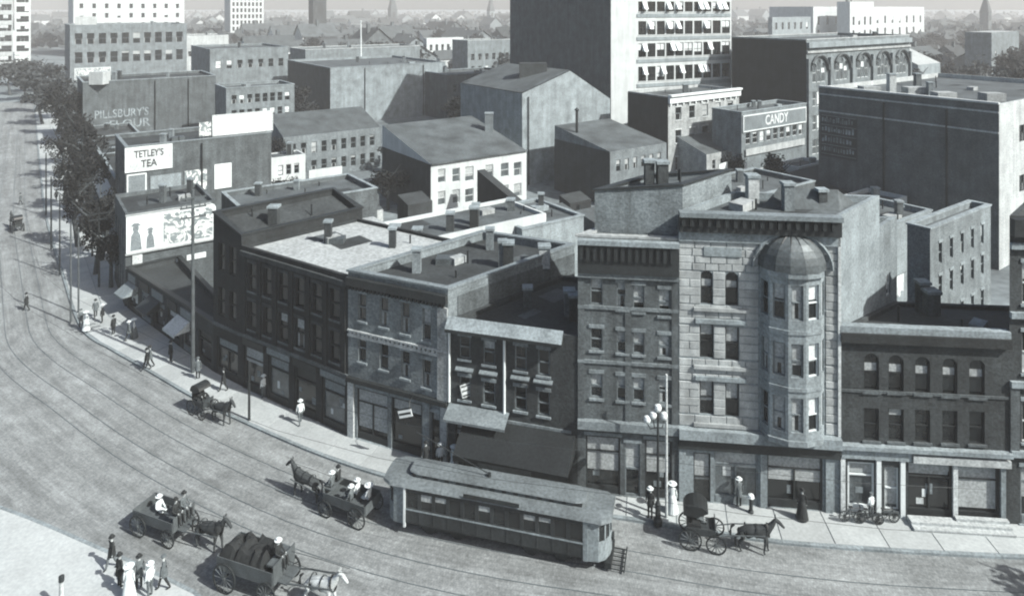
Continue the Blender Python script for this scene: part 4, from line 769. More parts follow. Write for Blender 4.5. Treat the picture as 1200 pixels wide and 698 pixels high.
# yard clutter: sheds, fences, privies between the blocks
yard = [('small tarred shed in the yard between mill and brick house', 640, 84, 4.2, 3.0, 2.6, 'brick_dark', 'tar_roof'), ('pale board shed in the open yard right of the mill', 655, 92, 3.4, 3.4, 2.4, 'plaster_grey', 'grey_roof'), ('whitewashed privy in the yard behind the lean-to', 628, 96, 1.8, 1.8, 2.6, 'plaster_white', 'grey_roof'), ('low coal shed under the shade-darkened flank of the brick house', 668, 99, 4.0, 2.4, 2.3, 'brick_black', 'tar_roof'), ('grey stable in the yard behind the rooftop loft', 700, 84, 5.5, 4.0, 4.0, 'brick_mid', 'grey_roof'), ('pale wash house behind the rooftop loft', 742, 88, 4.0, 3.5, 3.8, 'plaster_pale', 'grey_roof'), ('dark store shed behind the rooftop loft', 775, 80, 4.5, 3.5, 5.0, 'brick_dark', 'tar_roof'), ('grey tool shed below the yard of white sheets', 806, 92, 4.0, 3.0, 4.0, 'brick_light', 'grey_roof'), ('small white shed below the yard of white sheets', 822, 98, 2.4, 2.4, 3.6, 'plaster_white', 'pale_roof'), ('brick stable beside the long dark roofed shed', 1010, 78, 5.0, 4.0, 5.0, 'brick_mid', 'grey_roof'), ('black lean shed between white gable and tenement', 1068, 74, 3.0, 3.0, 4.5, 'brick_dark', 'tar_roof'), ('pale hen house at the foot of the painted warehouse', 1000, 88, 2.6, 2.2, 3.2, 'plaster_pale', 'grey_roof'), ('dark yard shed between the mill and the workshop roofs', 478, 90, 3.6, 3.0, 4.6, 'brick_dark', 'tar_roof'), ('grey roofed shed beside the whitewashed fence', 405, 96, 5.0, 3.5, 3.6, 'brick_mid', 'grey_roof'), ('small pale shed beside the flat roofed workshop', 425, 88, 2.8, 2.6, 4.2, 'plaster_pale', 'grey_roof')]
for lab, px, d, a, b, h, wm, rm in yard:
    C = Vector(((px-CX)/FPX*d, d)); bld('yard_shed', lab, [C+LD*b, C, C+RD*a, C+RD*a+LD*b], [h+.7, h, h, h+.7], wm, rm, {1: [(a*.3, a*.3+.8, .1, min(1.9, h-.4), dict(name='door', frame='paint_grey', blind=0))]}, par=0, cat='shed')
def board_fence(label, px, d, dr, n, h=1.9):
    o = thing('board_fence', label, 'fence', ((px-CX)/FPX*d, d, 0), math.atan2(dr.y, dr.x)); r_ = random.Random(n)
    me = [MB().box(0, .28, 0, .03, .05, h+k*.08).mesh('board', ['wood_pale' if k != 1 else 'wood']) for k in range(3)]
    for i in range(n): obj('board', me[r_.randrange(3)], o, (i*.3, 0, 0))
    for z in (.4, 1.5): MB().box(0, n*.3, .032, .09, z, z+.1).build('rail', 'wood', o, world=False)
board_fence('weathered board fence across the yard right of the mill', 632, 88, RD, 36); board_fence('board fence running back beside the brick house flank', 690, 90, LD, 30); board_fence('board fence below the yard of white sheets', 800, 96, RD, 40); board_fence('board fence at the foot of the painted warehouse', 968, 86, RD, 34)

for root, p0, p1, ups, zt in ((kM, pM[1], pM[2], (9.5, 27.0), 14.2), (rH, ptsH[1], ptsH[2], (1.2,), 15.0), (kS, pS[0], pS[1], (9.0, 16.5), 17.8), (k1, C1, C1+RD*18, (9.2,), 11.6), (k3, C3, C3+RD*26, (14.0, 21.0), 13.6)):
    d_ = (p1-p0).normalized(); n_2 = Vector((d_.y, -d_.x))
    for u_ in ups: q = p0+d_*u_+n_2*.22; MB().tube([(q.x, q.y, .1), (q.x, q.y, zt)], .11, 6).build('down_pipe', 'iron', root)
for u_, z0, w_, h_ in ((3, 3, 5, 4), (14, 8.4, 7, 3), (23, 2.5, 4, 6)): strip(kM, 'wall_patch', pM[1], pM[2], z0, z0+h_, .03, 'plaster_grey', u_, u_+w_)

r_ = random.Random(77)
for px, d in ((300, 92), (336, 90), (372, 97), (392, 84), (446, 84), (520, 88), (545, 82), (588, 84), (606, 78), (660, 76), (690, 78), (720, 96), (764, 98)):
    a, b, h = r_.uniform(2.2, 5), r_.uniform(2, 3.5), r_.uniform(2.2, 3.8); C = Vector(((px-CX)/FPX*d, d)); k = r_.randrange(3)
    bld('yard_shed', ('small tar roofed shed crowded in the yards behind the terrace', 'small grey brick outhouse crowded in the yards behind the terrace', 'small pale walled outhouse crowded in the yards behind the terrace')[k], [C+LD*b, C, C+RD*a, C+RD*a+LD*b], [h+.6, h, h, h+.6], ('brick_dark', 'brick_light', 'plaster_pale')[k], ('tar_roof', 'grey_roof', 'grey_roof')[k], {1: [(a*.3, a*.3+.8, .1, 1.8, dict(name='door', frame='paint_grey', blind=0))]}, par=0, cat='shed', group=('tar roofed yard sheds', 'brick yard outhouses', 'pale yard outhouses')[k])
for i, (u0, u1, z0, z1, m, lab) in enumerate(((.6, 1.5, 4.2, 5.1, 'paint_pale', 'small pale board on the billboard wall beside the shop row'), (2.0, 3.1, 2.4, 4.0, 'paint_grey', 'grey upright poster under the billboard figures'))): sign('wall_sign', lab, pbC, RD, u0, u1, z0, z1, m)
for i, (u0, u1, z1, m, lab) in enumerate(((.4, 2.6, 3.0, 'paint_grey', 'grey canvas awning on the shaded shop row'), (5.6, 8.0, 3.0, 'paint_dark', 'black canvas awning on the shaded shop row'), (11.8, 14.2, 3.0, 'paint_pale', 'pale canvas awning on the shaded shop row'))):
    d_ = (pz[1]-pz[0]).normalized(); n_2 = Vector((d_.y, -d_.x)); q = pz[0]+d_*u0+n_2*.06; o = thing('shop_awning', lab, 'awning', (q.x, q.y, 2.0), math.atan2(d_.y, d_.x)); W = u1-u0; mb = MB()
    mb.add([(0, -1.3, .15), (W, -1.3, .15), (W, 0, .95), (0, 0, .95)]); mb.add([(0, -1.3, -.05), (W, -1.3, -.05), (W, -1.3, .15), (0, -1.3, .15)]); [mb.add([(x, -1.3, .15), (x, 0, .95), (x, 0, .15)]) for x in (0, W)]; mb.build('canvas', m, o, world=False)
    for x in (.05, W-.05): MB().tube([(x, -1.28, .1), (x, 0, .1)], .02, 4).build('awning_arm', 'iron', o, world=False)

st0 = C1+LD*11.4; st1 = C3-LD*.4; ln = (st1-st0).length; sd = (st1-st0).normalized()
for i, (f0, f1, h, wm, lab) in enumerate(((0, .34, 5.6, 'brick_dark', 'low dark shop with awning just up the left street'), (.345, .68, 5.2, 'brick_black', 'low black fronted shop halfway up the left street'), (.685, 1.0, 4.5, 'brick_mid', 'low grey shop next to the painted flour wall'))):
    a, b = st0+sd*(ln*f0), st0+sd*(ln*f1); Lw = (b-a).length
    hs = [(Lw*k/3+.4, Lw*(k+1)/3-.4, .15, 3.2, dict(kind='shop', frame='paint_dark', name='shop_window')) for k in range(3)]
    k_ = bld('street_shop', lab, [b, a, a+RD*9, b+RD*9], h, wm, 'tar_roof', {0: hs}, coping='plaster_grey', styles={'all': dict(frame='paint_pale', blind=.5)})
    d_ = (a-b).normalized(); n_2 = Vector((d_.y, -d_.x)); mb = MB(); F = lambda u, o, z: ((b+d_*u+n_2*o).x, (b+d_*u+n_2*o).y, z)
    mb.add([F(.4, 1.6, 2.6), F(Lw-.4, 1.6, 2.6), F(Lw-.4, .05, 3.6), F(.4, .05, 3.6)]); mb.add([F(.4, 1.6, 2.35), F(Lw-.4, 1.6, 2.35), F(Lw-.4, 1.6, 2.6), F(.4, 1.6, 2.6)]); mb.build('awning', ('paint_pale', 'paint_dark', 'paint_grey')[i], k_)
# ================================================================== TREES
def crown_mesh(seed, rx, rz, n, leaf, mat, clumps=14):
    r = random.Random(seed); vs = []; fs = []
    cl = []
    for _ in range(clumps):
        a, e, q = r.uniform(0, 6.28), r.uniform(-.9, 1.2), r.uniform(.35, .85)
        cl.append((Vector((rx*q*math.cos(a)*math.cos(e), rx*q*math.sin(a)*math.cos(e), rz*q*math.sin(e))), r.uniform(.28, .5)))
    for i in range(n):
        c, s = r.choice(cl); v = Vector((r.gauss(0, 1), r.gauss(0, 1), r.gauss(0, 1))).normalized()*(r.random()**.4)
        p = c+Vector((v.x*rx*s, v.y*rx*s, v.z*rz*s)); q = leaf*r.uniform(.6, 1.4)
        u = Vector((r.gauss(0, 1), r.gauss(0, 1), r.gauss(0, 1))).normalized(); t = u.orthogonal().normalized(); b = u.cross(t); k = len(vs)
        vs += [p-t*q-b*q*.5, p+t*q-b*q*.4, p+t*q*.6+b*q*.7, p-t*q*.7+b*q*.6]; fs.append((k, k+1, k+2, k+3))
    me = bpy.data.meshes.new('crown'); me.from_pydata([tuple(v) for v in vs], [], fs); me.materials.append(MATS[mat]); me.update(); return me
def trunk_mesh(seed, h, r0, crown_z, rx):
    r = random.Random(seed); mb = MB(); mb.tube([(0, 0, 0), (r.uniform(-.1, .1), r.uniform(-.1, .1), h*.5), (r.uniform(-.2, .2), r.uniform(-.2, .2), h)], [r0, r0*.75, r0*.4], 7)
    for i in range(6):
        a = i*1.05+r.random()*.5; z = h*r.uniform(.5, .95); mb.tube([(0, 0, z), (rx*.35*math.cos(a), rx*.35*math.sin(a), z+rx*.35), (rx*.7*math.cos(a), rx*.7*math.sin(a), z+rx*r.uniform(.4, .9))], [r0*.45, r0*.28, r0*.1], 5)
    return mb.mesh('trunk', ['bark'])
TREES = {}
def tree(label, x, y, h, rx, dark=True, far=False, group=None, name='street_tree', bush=False):
    k = (random.randrange(3), dark, far)
    if k not in TREES:
        TREES[k] = (crown_mesh(k[0]*7+dark+2*far, 1.0, 1.0, 420 if far else 1500, .105 if far else .055, 'leaf_dark' if dark else 'leaf', 14 if far else 11), trunk_mesh(k[0], 1.0, .045, .5, .5))
    cm, tm = TREES[k]; o = thing(name, label, 'tree', (x, y, 0), random.uniform(0, 6.28), group)
    rz = h*.36 if not bush else h*.48; c = obj('crown', cm, o, (0, 0, h-rz)); c.scale = (rx, rx, rz); t = obj('trunk', tm, o); t.scale = (h*.8, h*.8, h*.75); return o
sg = 'street trees shading the pavement of the left street'
for i, (px, py, h, rx) in enumerate(((130, 338, 6.5, 2.0), (118, 306, 9.0, 3.0), (112, 322, 8.5, 2.6), (92, 290, 9.5, 3.0), (78, 246, 9.0, 3.0), (70, 210, 9.5, 3.4), (104, 262, 10.5, 3.4), (98, 225, 11.0, 3.8), (88, 196, 11.5, 4.0), (80, 172, 12.5, 4.6), (100, 168, 12.0, 4.2), (66, 158, 12.0, 4.6))):
    q = gp(px, py); tree('dark leafy street tree shading the pavement of the left street', q.x, q.y, h, rx*.85, True, False, sg)
q = gp(112, 380); 
for i, (px, py, h, rx) in enumerate(((50, 146, 11, 5), (42, 132, 12, 5.5), (70, 140, 12, 5), (30, 118, 12, 6), (58, 122, 13, 6), (12, 112, 12, 6), (48, 108, 13, 7), (22, 100, 12, 7))):
    q = gp(px, py); tree('hazy street tree farther up the left street', q.x, q.y, h, rx, False, True, 'trees farther up the left street')
for px, d, h, rx, lab in ((549, 150, 11.5, 6.0, 'round dark tree beside the gabled hall'), (356, 172, 11, 5.0, 'dark tree in the shade of the blank walled hall'), (344, 160, 8.5, 4.4, 'low dark tree in front of the light brick loft building'), (466, 128, 6, 3.2, 'small dark tree behind the white mill roof'), (323, 118, 8.2, 2.5, 'narrow dark tree above the small whitewashed house'), (330, 103, 5.5, 2.6, 'bushy dark tree below the small whitewashed house'), (455, 104, 6.6, 3.4, 'dark bushy tree at the shade-darkened flank of the white mill')):
    tree(lab, (px-CX)/FPX*d, d, h, rx, True, False, None, 'yard_tree')
for i, (px, d, h, rx) in enumerate(((895, 103, 7, 3.2), (912, 106, 8, 3.2), (925, 99, 5.6, 2.8), (880, 100, 5.4, 2.4))): tree('dark yard tree below the candy store', (px-CX)/FPX*d, d, h, rx, True, False, 'yard trees below the candy store', 'yard_tree')
tree('small dark round tree among the white sheets', (861-CX)/FPX*106, 106, 8.6, 2.3, True, False, None, 'yard_tree')
rt = random.Random(21)
for i in range(26):
    px = rt.uniform(1068, 1215); d = rt.uniform(118, 300); h = rt.uniform(11, 17)
    if px > 1150 and d < 130: continue
    tree('big dark leafy tree in the wooded blocks behind the painted warehouse', (px-CX)/FPX*d, d, h, rt.uniform(4.5, 7), rt.random() < .6, d > 190, 'wooded blocks behind the painted warehouse', 'garden_tree')
for i in range(40):
    px = rt.uniform(312, 600); d = rt.uniform(270, 520)
    if 480 < px < 560 and d < 400: continue
    tree('distant garden tree among the town houses behind the blank walled hall', (px-CX)/FPX*d, d, rt.uniform(10, 17), rt.uniform(5, 9), rt.random() < .5, True, 'garden trees behind the blank walled hall', 'garden_tree')
for i in range(24):
    px = rt.uniform(858, 1230); d = rt.uniform(260, 520)
    tree('distant garden tree between the arched building and the courthouse', (px-CX)/FPX*d, d, rt.uniform(10, 16), rt.uniform(5, 9), rt.random() < .4, True, 'garden trees near the courthouse', 'garden_tree')
tree('unseen leafy tree added to cast shade on the roadway corner', 35.5, 31.0, 9.0, 3.6, True, False, None, 'street_tree')  # out-of-view tree added only for its shadow on the road
# far woodland belt: a mass nobody could count
vs, fs = [], []; r = random.Random(9)
for i in range(2600):
    d = 480*math.exp(r.random()*2.3); x = r.uniform(-.86, .86)*d; s = r.uniform(4, 9); h = r.uniform(8, 17)
    for k in range(5):
        c = Vector((x+r.gauss(0, s*.5), d+r.gauss(0, s*.5), h*r.uniform(.4, .9))); q = s*r.uniform(.5, .9); u = Vector((r.gauss(0, 1), r.gauss(0, 1), r.gauss(0, .7))).normalized(); t = u.orthogonal().normalized(); b = u.cross(t); n0 = len(vs)
        vs += [tuple(c+t*q), tuple(c+b*q), tuple(c-t*q), tuple(c-b*q), tuple(c+u*q*.8), tuple(c-u*q*.8)]
        fs += [(n0+a, n0+b2, n0+4) for a, b2 in ((0, 1), (1, 2), (2, 3), (3, 0))]+[(n0+b2, n0+a, n0+5) for a, b2 in ((0, 1), (1, 2), (2, 3), (3, 0))]
me = bpy.data.meshes.new('far_trees'); me.from_pydata(vs, [], fs); me.materials.append(MATS['leaf_far']); tag(obj('far_trees', me), 'far belt of town trees fading towards the horizon', 'trees', kind='stuff')
# ------------------------------------------------------------------ distant houses
HM = []
for wm, rm, lab in (('plaster_white', 'shingle', 'far white walled house with dark pitched roof'), ('brick_light', 'shingle', 'far grey brick house with dark pitched roof'), ('plaster_pale', 'grey_roof', 'far pale house with light grey pitched roof'), ('brick_mid', 'tar_roof', 'far dark brick house with black pitched roof')):
    a, b, h, e = 5, 7, 7, 10.5; mb = MB()
    for q in ([(-a, -b, 0), (a, -b, 0), (a, -b, h), (0, -b, e), (-a, -b, h)], [(a, b, 0), (-a, b, 0), (-a, b, h), (0, b, e), (a, b, h)], [(a, -b, 0), (a, b, 0), (a, b, h), (a, -b, h)], [(-a, b, 0), (-a, -b, 0), (-a, -b, h), (-a, b, h)]): mb.add(q)
    wmesh = mb.mesh('wall', [wm]); rb2 = MB()
    for s in (-1, 1): rb2.add([(s*(a+.5), -b-.5, h-.2), (s*(a+.5), b+.5, h-.2), (0, b+.5, e+.25), (0, -b-.5, e+.25)])
    rmesh = rb2.mesh('roof', [rm]); cmesh = MB().box(-.5, .5, -.5, .5, e-1.5, e+1.6).mesh('chimney', ['brick_mid']); HM.append((wmesh, rmesh, cmesh, lab))
WM = MB().box(-.55, .55, -.06, .0, 0, 1.7).mesh('window', ['glass'])
rh = random.Random(33); placed = []
base_a = math.atan2(RD.y, RD.x)
n_h = 0; tries = 0
while n_h < 230 and tries < 9000:
    tries += 1
    d = rh.uniform(250, 900) if rh.random() < .7 else rh.uniform(900, 1500); px = rh.choice((rh.uniform(310, 600), rh.uniform(310, 600), rh.uniform(858, 1230), rh.uniform(-20, 320)))
    x = (px-CX)/FPX*d
    if px < 310 and d < 480: continue
    if px > 850 and 370 < d < 470: continue
    if 340 < px < 620 and d < 300: continue
    if any((x-a)**2+(d-b)**2 < 15**2 for a, b in placed): continue
    placed.append((x, d)); wmesh, rmesh, cmesh, lab = rh.choice(HM); s = rh.uniform(.85, 1.6) if d < 900 else rh.uniform(1.3, 2.2)
    o = thing('distant_house', lab, 'house', (x, d, 0), base_a+rh.choice((0, math.pi/2)), lab.replace('far', 'distant')+'s')
    o.scale = (s, s, s*rh.uniform(.8, 1.25)); obj('wall', wmesh, o); obj('roof', rmesh, o); obj('chimney', cmesh, o, (rh.uniform(-2, 2), rh.uniform(-4, 4), 0))
    if d < 480:
        for zz in (1.2, 4.2):
            for xx in (-3, 0, 3): obj('window', WM, o, (xx, -7.0, zz))
            for yy in (-4.5, -1.5, 1.5, 4.5): obj('window', WM, o, (-5.0, yy, zz), -math.pi/2)
    n_h += 1
cbld('pale_gable_house', 'house with bright pale roof right of the arched building', 1076, 40, 15, 1068, 1102, 'plaster_grey', 'white_roof', None, None, d=185, depth=9, zs=[19, 15, 15, 19], par=0, cat='house')
cbld('pale_gable_house', 'flat pale roofed house among the trees behind the warehouse', 1162, 33, 21, 1158, 1194, 'brick_light', 'white_roof', None, ((12,), 2, 4, 1.2), d=260, depth=9, par=0, cat='house')
cbld('brick_store', 'white coped brick stores beyond the low store', 548, 54, 17, 540, 600, 'brick_light', 'pale_roof', None, ((4, 9), 2.6, 6, 1.6), d=280, depth=12, coping='plaster_white')
def steeple(label, px, d, w_, h1, h2, mat='plaster_grey'):
    o = thing('church_tower', label, 'tower', ((px-CX)/FPX*d, d, 0), base_a); mb = MB().box(-w_/2, w_/2, -w_/2, w_/2, 0, h1); mb.build('tower_shaft', mat, o, world=False)
    s = MB(); k = w_/2+.3
    for a, b in (((-k, -k), (k, -k)), ((k, -k), (k, k)), ((k, k), (-k, k)), ((-k, k), (-k, -k))): s.add([(a[0], a[1], h1), (b[0], b[1], h1), (0, 0, h2)])
    s.build('spire', 'shingle', o, world=False); MB().box(-w_*.2, w_*.2, -w_/2-.05, -w_/2+.1, h1-w_*1.0, h1-w_*.3).build('belfry_louvre', 'paint_dark', o, world=False); return o
steeple('distant square dark church tower on the skyline', 372, 520, 10, 36, 44, 'brick_dark'); steeple('slim distant church spire rising between the trees', 460, 900, 9, 28, 52, 'brick_mid'); steeple('far pale spire beside the dark tower flank', 575, 1000, 8, 26, 50)
steeple('far thin spire behind the wooded blocks', 1155, 620, 7, 26, 44, 'brick_mid')
# ================================================================== POLES, LAMPS, SMALL STREET THINGS
def pole(label, px, py, h, r=.13, arms=(), mat='wood', name='utility_pole', z=.13):
    q = gp(px, py, z); o = thing(name, label, 'pole', (q.x, q.y, z)); MB().tube([(0, 0, 0), (0, 0, h)], [r, r*.7], 8).build('shaft', mat, o, world=False)
    for az in arms:
        t = Matrix.Rotation(angR, 3, 'Z'); mb = MB(); mb.T = Matrix.Rotation(angR, 4, 'Z'); mb.box(-1.0, 1.0, -.2, -.1, az, az+.12)
        for x in (-.9, -.5, .5, .9): mb.lathe([(.03, az+.12), (.05, az+.2), (.05, az+.26), (0, az+.28)], 6, c=(x, -.15))
        mb.build('cross_arm', mat, o, world=False)
    return o
pole('tall dark telegraph pole with cross arms in front of the billboard', 226, 436, 15.0, .17, (14.3, 13.5, 12.7))
pole('slim pole at the pavement edge nearest the street trees', 83, 377, 9.5, .10); pole('slim pole beside the shaded kerb corner', 92, 366, 8.2, .09); pole('short dark post on the bright pavement by the black terrace', 292, 492, 4.2, .10, (), 'iron', 'post')
pole('thin pale trolley pole behind the globe lamp', 781, 606, 8.4, .085, (), 'paint_pale', 'trolley_pole')
pole('slender dark iron pole standing between tram track and kerb', 70, 322, 9.0, .09, (), 'iron', 'trolley_pole')
for i, (px, py, h) in enumerate(((60, 292, 9), (116, 336, 8.5), (54, 252, 9), (108, 300, 10))):
    pole(('slim tram pole at the kerb below the street trees', 'dark pole rising in front of the shaded shop row end', 'slim tram pole far along the tree lined kerb', 'dark telegraph pole standing among the street trees')[i], px, py, h, .11, (h-.7, h-1.3) if i in (1, 3) else (), 'iron')
for tc, lab in ((2.95, 'thin contact wire over the inner tram track'), (6.15, 'thin contact wire over the outer tram track')):
    w_ = offset(NEARK, tc)[::3]; o = thing('trolley_wire', lab, 'wire', (w_[0].x, w_[0].y, 5.7)); MB().tube([(v.x-w_[0].x, v.y-w_[0].y, 0) for v in w_], .011, 4).build('wire', 'iron', o, world=False)
def lamp(px, py, h, label):
    q = gp(px, py, .13); o = thing('street_lamp', label, 'street lamp', (q.x, q.y, .13))
    MB().lathe([(.26, 0), (.26, .25), (.17, .4), (.14, 1.1), (.17, 1.2), (.085, 1.35), (.06, h-.6), (.09, h-.55), (.05, h-.4), (.05, h-.15)], 10).build('column', 'iron', o, world=False)
    for k, (dx, dz) in enumerate(((-.62, -.55), (.0, .1), (.35, -.35), (-.28, -.3))):
        mb = MB().tube([(0, 0, h-1.1), (dx*.7, 0, h-1.0+dz*.3), (dx, 0, h-.3+dz)], .035, 6); a = mb.build('bracket', 'iron', o, world=False)
        g_ = MB().lathe([(0, 0), (.12, .03), (.2, .16), (.21, .25), (.16, .4), (0, .47)], 10); me = g_.mesh('globe', ['paint_white'], True); obj('globe', me, a, (dx, 0, h-.3+dz))
    return o
lamp(771, 614, 6.7, 'cast iron street lamp with cluster of white globes at the kerb')
q = gp(880, 600, .13); o = thing('pillar_box', 'small dark kerbside pillar with white cap outside the stone house', 'post', (q.x, q.y, .13)); MB().lathe([(.16, 0), (.16, .1), (.11, .16), (.11, .85), (.15, .9)], 10).build('post_body', 'iron', o, world=False); MB().lathe([(.2, .9), (.16, 1.05), (0, 1.12)], 10).build('cap', 'paint_white', o, world=False)
# platform steps before the dark shop
a, b = FP['f']+(FP['g']-FP['f']).normalized()*3.7, FP['f']+(FP['g']-FP['f']).normalized()*9.2; nF = Vector(((b-a).normalized().y, -(b-a).normalized().x))
st = thing('stone_steps', 'pale stone platform with steps before the dark shop door', 'steps', ((a.x+b.x)/2, (a.y+b.y)/2, .12)); 
for k, (o_, z1, x0) in enumerate(((1.15, .28, 0), (.8, .43, .0), (.5, .58, 2.6))):
    s0 = a+(b-a).normalized()*x0; mb = MB(); q = [s0+nF*.22, s0+nF*o_, b+nF*o_, b+nF*.22]; mb.prism([(v.x, v.y) for v in q], .125 if k == 0 else .125+.15*k+.006, z1+.0); mb.build('step', 'stone_pale', st)
# projecting signs
def hang_sign(label, px, py, z, w_, h_, ang, mat, tilt=0., stripes=0):
    d = FPX*(H-z)/(py-HY); o = thing('hanging_sign', label, 'sign', ((px-CX)/FPX*d, d, z-h_/2), ang); 
    p_ = MB().box(-w_/2, w_/2, -.03, .03, 0, h_).build('panel', mat, o, world=False); MB().box(-w_/2-.05, w_/2+.05, -.05, .05, h_+.002, h_+.06).build('frame_bar', 'iron', o, world=False); MB().box(-w_/2-.05, w_/2+.05, -.05, .05, -.06, -.002).build('frame_bar', 'iron', o, world=False)
    for k in range(stripes): MB().box(-w_/2+.06, w_/2-.06, -.045, -.032, h_*(k+.35)/stripes, h_*(k+.62)/stripes).build('painted_stripe', 'paint_dark', o, world=False)
    MB().tube([(w_*.42, 0, h_+.06), (w_*.42, .3, h_+.35), (w_*.42, 1.1, h_+.35)], .025, 5).build('bracket', 'iron', o, world=False); o.rotation_euler = (0, tilt, ang); return o
hang_sign('small white striped sign projecting over the brick block shopfront', 476, 484, 3.6, .95, .5, -.25, 'paint_white', -.3, 1)
hang_sign('pale square sign hung from the awning shop upper wall', 552, 455, 5.3, 1.15, .9, .25, 'paint_pale', -.2, 3)
hang_sign('blank pale rectangular sign at the foot of the four storey brick house', 711, 482, 4.6, 1.8, .85, -.2, 'paint_pale', .1, 0)
hang_sign('small white lamp sign beside the black awning', 674, 474, 5.0, .4, .5, -.2, 'paint_white', .3, 0)
hang_sign('slanted white sign with dark stripe over the dark shop doorway', 1150, 549, 2.9, 1.7, .6, .1, 'paint_white', -.55, 1)
hang_sign('little white lamp board between stone house and pale shopfront', 985, 524, 4.0, .4, .4, -.1, 'paint_white', 0, 0)
# laundry and sheets
def sheet(label, px, d, z, w_, h_, ang, sag=.25):
    o = thing('hanging_sheet', label, 'laundry', ((px-CX)/FPX*d, d, z), ang); mb = MB(); n = 8
    for i in range(n):
        x0, x1 = -w_/2+w_*i/n, -w_/2+w_*(i+1)/n; y = lambda x, k: .12*math.sin(x*5)*k; zb = lambda x: -h_+.12*math.sin(x*4)
        for k0, k1 in ((0, .5), (.5, 1)):
            P = lambda x, k: (x, y(x, k), zb(x)*k); Q = lambda x, k: (x, y(x, k)+.02, zb(x)*k)
            mb.add([P(x0, k1), P(x1, k1), P(x1, k0), P(x0, k0)]); mb.add([Q(x0, k0), Q(x1, k0), Q(x1, k1), Q(x0, k1)])
    mb.build('cloth', 'cloth_white', o, world=False, smooth=True); MB().tube([(-w_/2-.5, 0, .03), (w_/2+.5, 0, .03)], .02, 4).build('clothes_line', 'iron', o, world=False); return o
sheet('white sheet hanging in the dark yard beside the lit tenement', 1055, 55, 9.0, 1.2, 1.5, angR)
for px, d, z, w_, h_, lab in ((848, 103, 7.2, 2.8, 1.2, 'long white sheet slung across the yard behind the stone house'), (866, 101, 6.6, 2.0, 1.6, 'crumpled white sheet beside the small round tree'), (846, 99, 5.9, 1.6, .9, 'short white cloth hung below the long white sheet'), (874, 104, 7.0, .9, 2.0, 'narrow white towel at the end of the washing line')): sheet(lab, px, d, z, w_, h_, angR+.2)
# ================================================================== PEOPLE, HORSES
def skin_mesh(name, vs, es, rad, root=0, sub=1):
    me = bpy.data.meshes.new(name); me.from_pydata(vs, es, []); o = bpy.data.objects.new(name, me); col.objects.link(o)
    o.modifiers.new('skin', 'SKIN').use_smooth_shade = True
    sk = me.skin_vertices[0].data if me.skin_vertices else None
    for i, r in enumerate(rad): sk[i].radius = (r, r) if not isinstance(r, tuple) else r; sk[i].use_root = (i == root)
    ss = o.modifiers.new('sub', 'SUBSURF'); ss.levels = sub; ss.render_levels = sub
    dg = bpy.context.evaluated_depsgraph_get(); out = bpy.data.meshes.new_from_object(o.evaluated_get(dg)); bpy.data.objects.remove(o); out.name = name; return out
def person_mesh(pose, top, low):
    V = [(0, 0, .95), (0, 0, 1.18), (0, 0, 1.36), (0, .0, 1.49), (0, .02, 1.56), (0, .03, 1.64), (0, .01, 1.71)]; Rr = [(.15, .12), (.145, .115), (.165, .12), .055, (.07, .08), (.08, .1), (.06, .075)]; E = [(i, i+1) for i in range(6)]
    st = {'stand': (0, 0, .02), 'walk': (.28, .22, .06), 'arm': (.1, .05, .05), 'sit': (0, 0, 0)}[pose]
    for s in (-1, 1):
        k = len(V); sw = st[0]*s
        if pose == 'sit': arm = [(.18*s, 0, 1.41), (.25*s, .06, 1.15), (.17*s, .3, 1.05), (.12*s, .4, 1.07)]
        elif pose == 'arm' and s == 1: arm = [(.18, 0, 1.41), (.42, .1, 1.38), (.62, .2, 1.48), (.72, .24, 1.5)]
        else: arm = [(.18*s, 0, 1.41), (.235*s, -sw*.35, 1.14), (.24*s, -sw*.2+.06, .9), (.235*s, -sw*.1+.1, .8)]
        V += arm; Rr += [.062, .05, .04, (.035, .045)]; E += [(2, k), (k, k+1), (k+1, k+2), (k+2, k+3)]
        k = len(V)
        if pose == 'sit': leg = [(.1*s, .02, .92), (.13*s, .45, .95), (.13*s, .47, .52), (.13*s, .62, .47)]
        else: leg = [(.095*s, 0, .88), (.1*s, sw*.5+.03, .5), (.1*s, sw*.9 if s > 0 else sw*1.1, .1), (.1*s, sw*.9+.15, .05)]
        V += leg; Rr += [.1, .07, .052, (.045, .04)]; E += [(0, k), (k, k+1), (k+1, k+2), (k+2, k+3)]
    me = skin_mesh('body', V, E, Rr); [me.materials.append(MATS[m]) for m in (top, low, 'skin', 'cloth_black')] if not me.materials else None
    for p in me.polygons:
        z = p.center.z; x, y = p.center.x, p.center.y
        p.material_index = 2 if (z > 1.5 or (abs(x) > .19 and z < .88 and pose != 'sit') or (pose == 'sit' and y > .35 and z > 1.0)) else (3 if z < .12 else (1 if z < .95 else 0)); p.use_smooth = True
    return me
def lathe_mesh(prof, n, mat, name): return MB().lathe(prof, n).mesh(name, [mat], True)
BODY = {}
HAT = {'bowler': ([(.17, 1.70), (.16, 1.715), (.105, 1.72), (.105, 1.78), (.07, 1.835), (0, 1.85)], 'cloth_black'), 'straw': ([(.2, 1.70), (.2, 1.715), (.11, 1.72), (.11, 1.80), (0, 1.81)], 'cloth_white'), 'cap': ([(.12, 1.69), (.14, 1.73), (.1, 1.78), (0, 1.79)], 'cloth_grey'), 'wide': ([(.26, 1.70), (.27, 1.72), (.13, 1.74), (.11, 1.80), (0, 1.82)], 'cloth_white')}
HATM = {k: lathe_mesh(p, 12, m, 'hat') for k, (p, m) in HAT.items()}
SKIRT = {m: lathe_mesh([(.13, 1.1), (.2, .95), (.27, .6), (.36, .08), (.34, .05)], 14, m, 'skirt') for m in ('cloth_black', 'cloth_white', 'cloth_grey')}
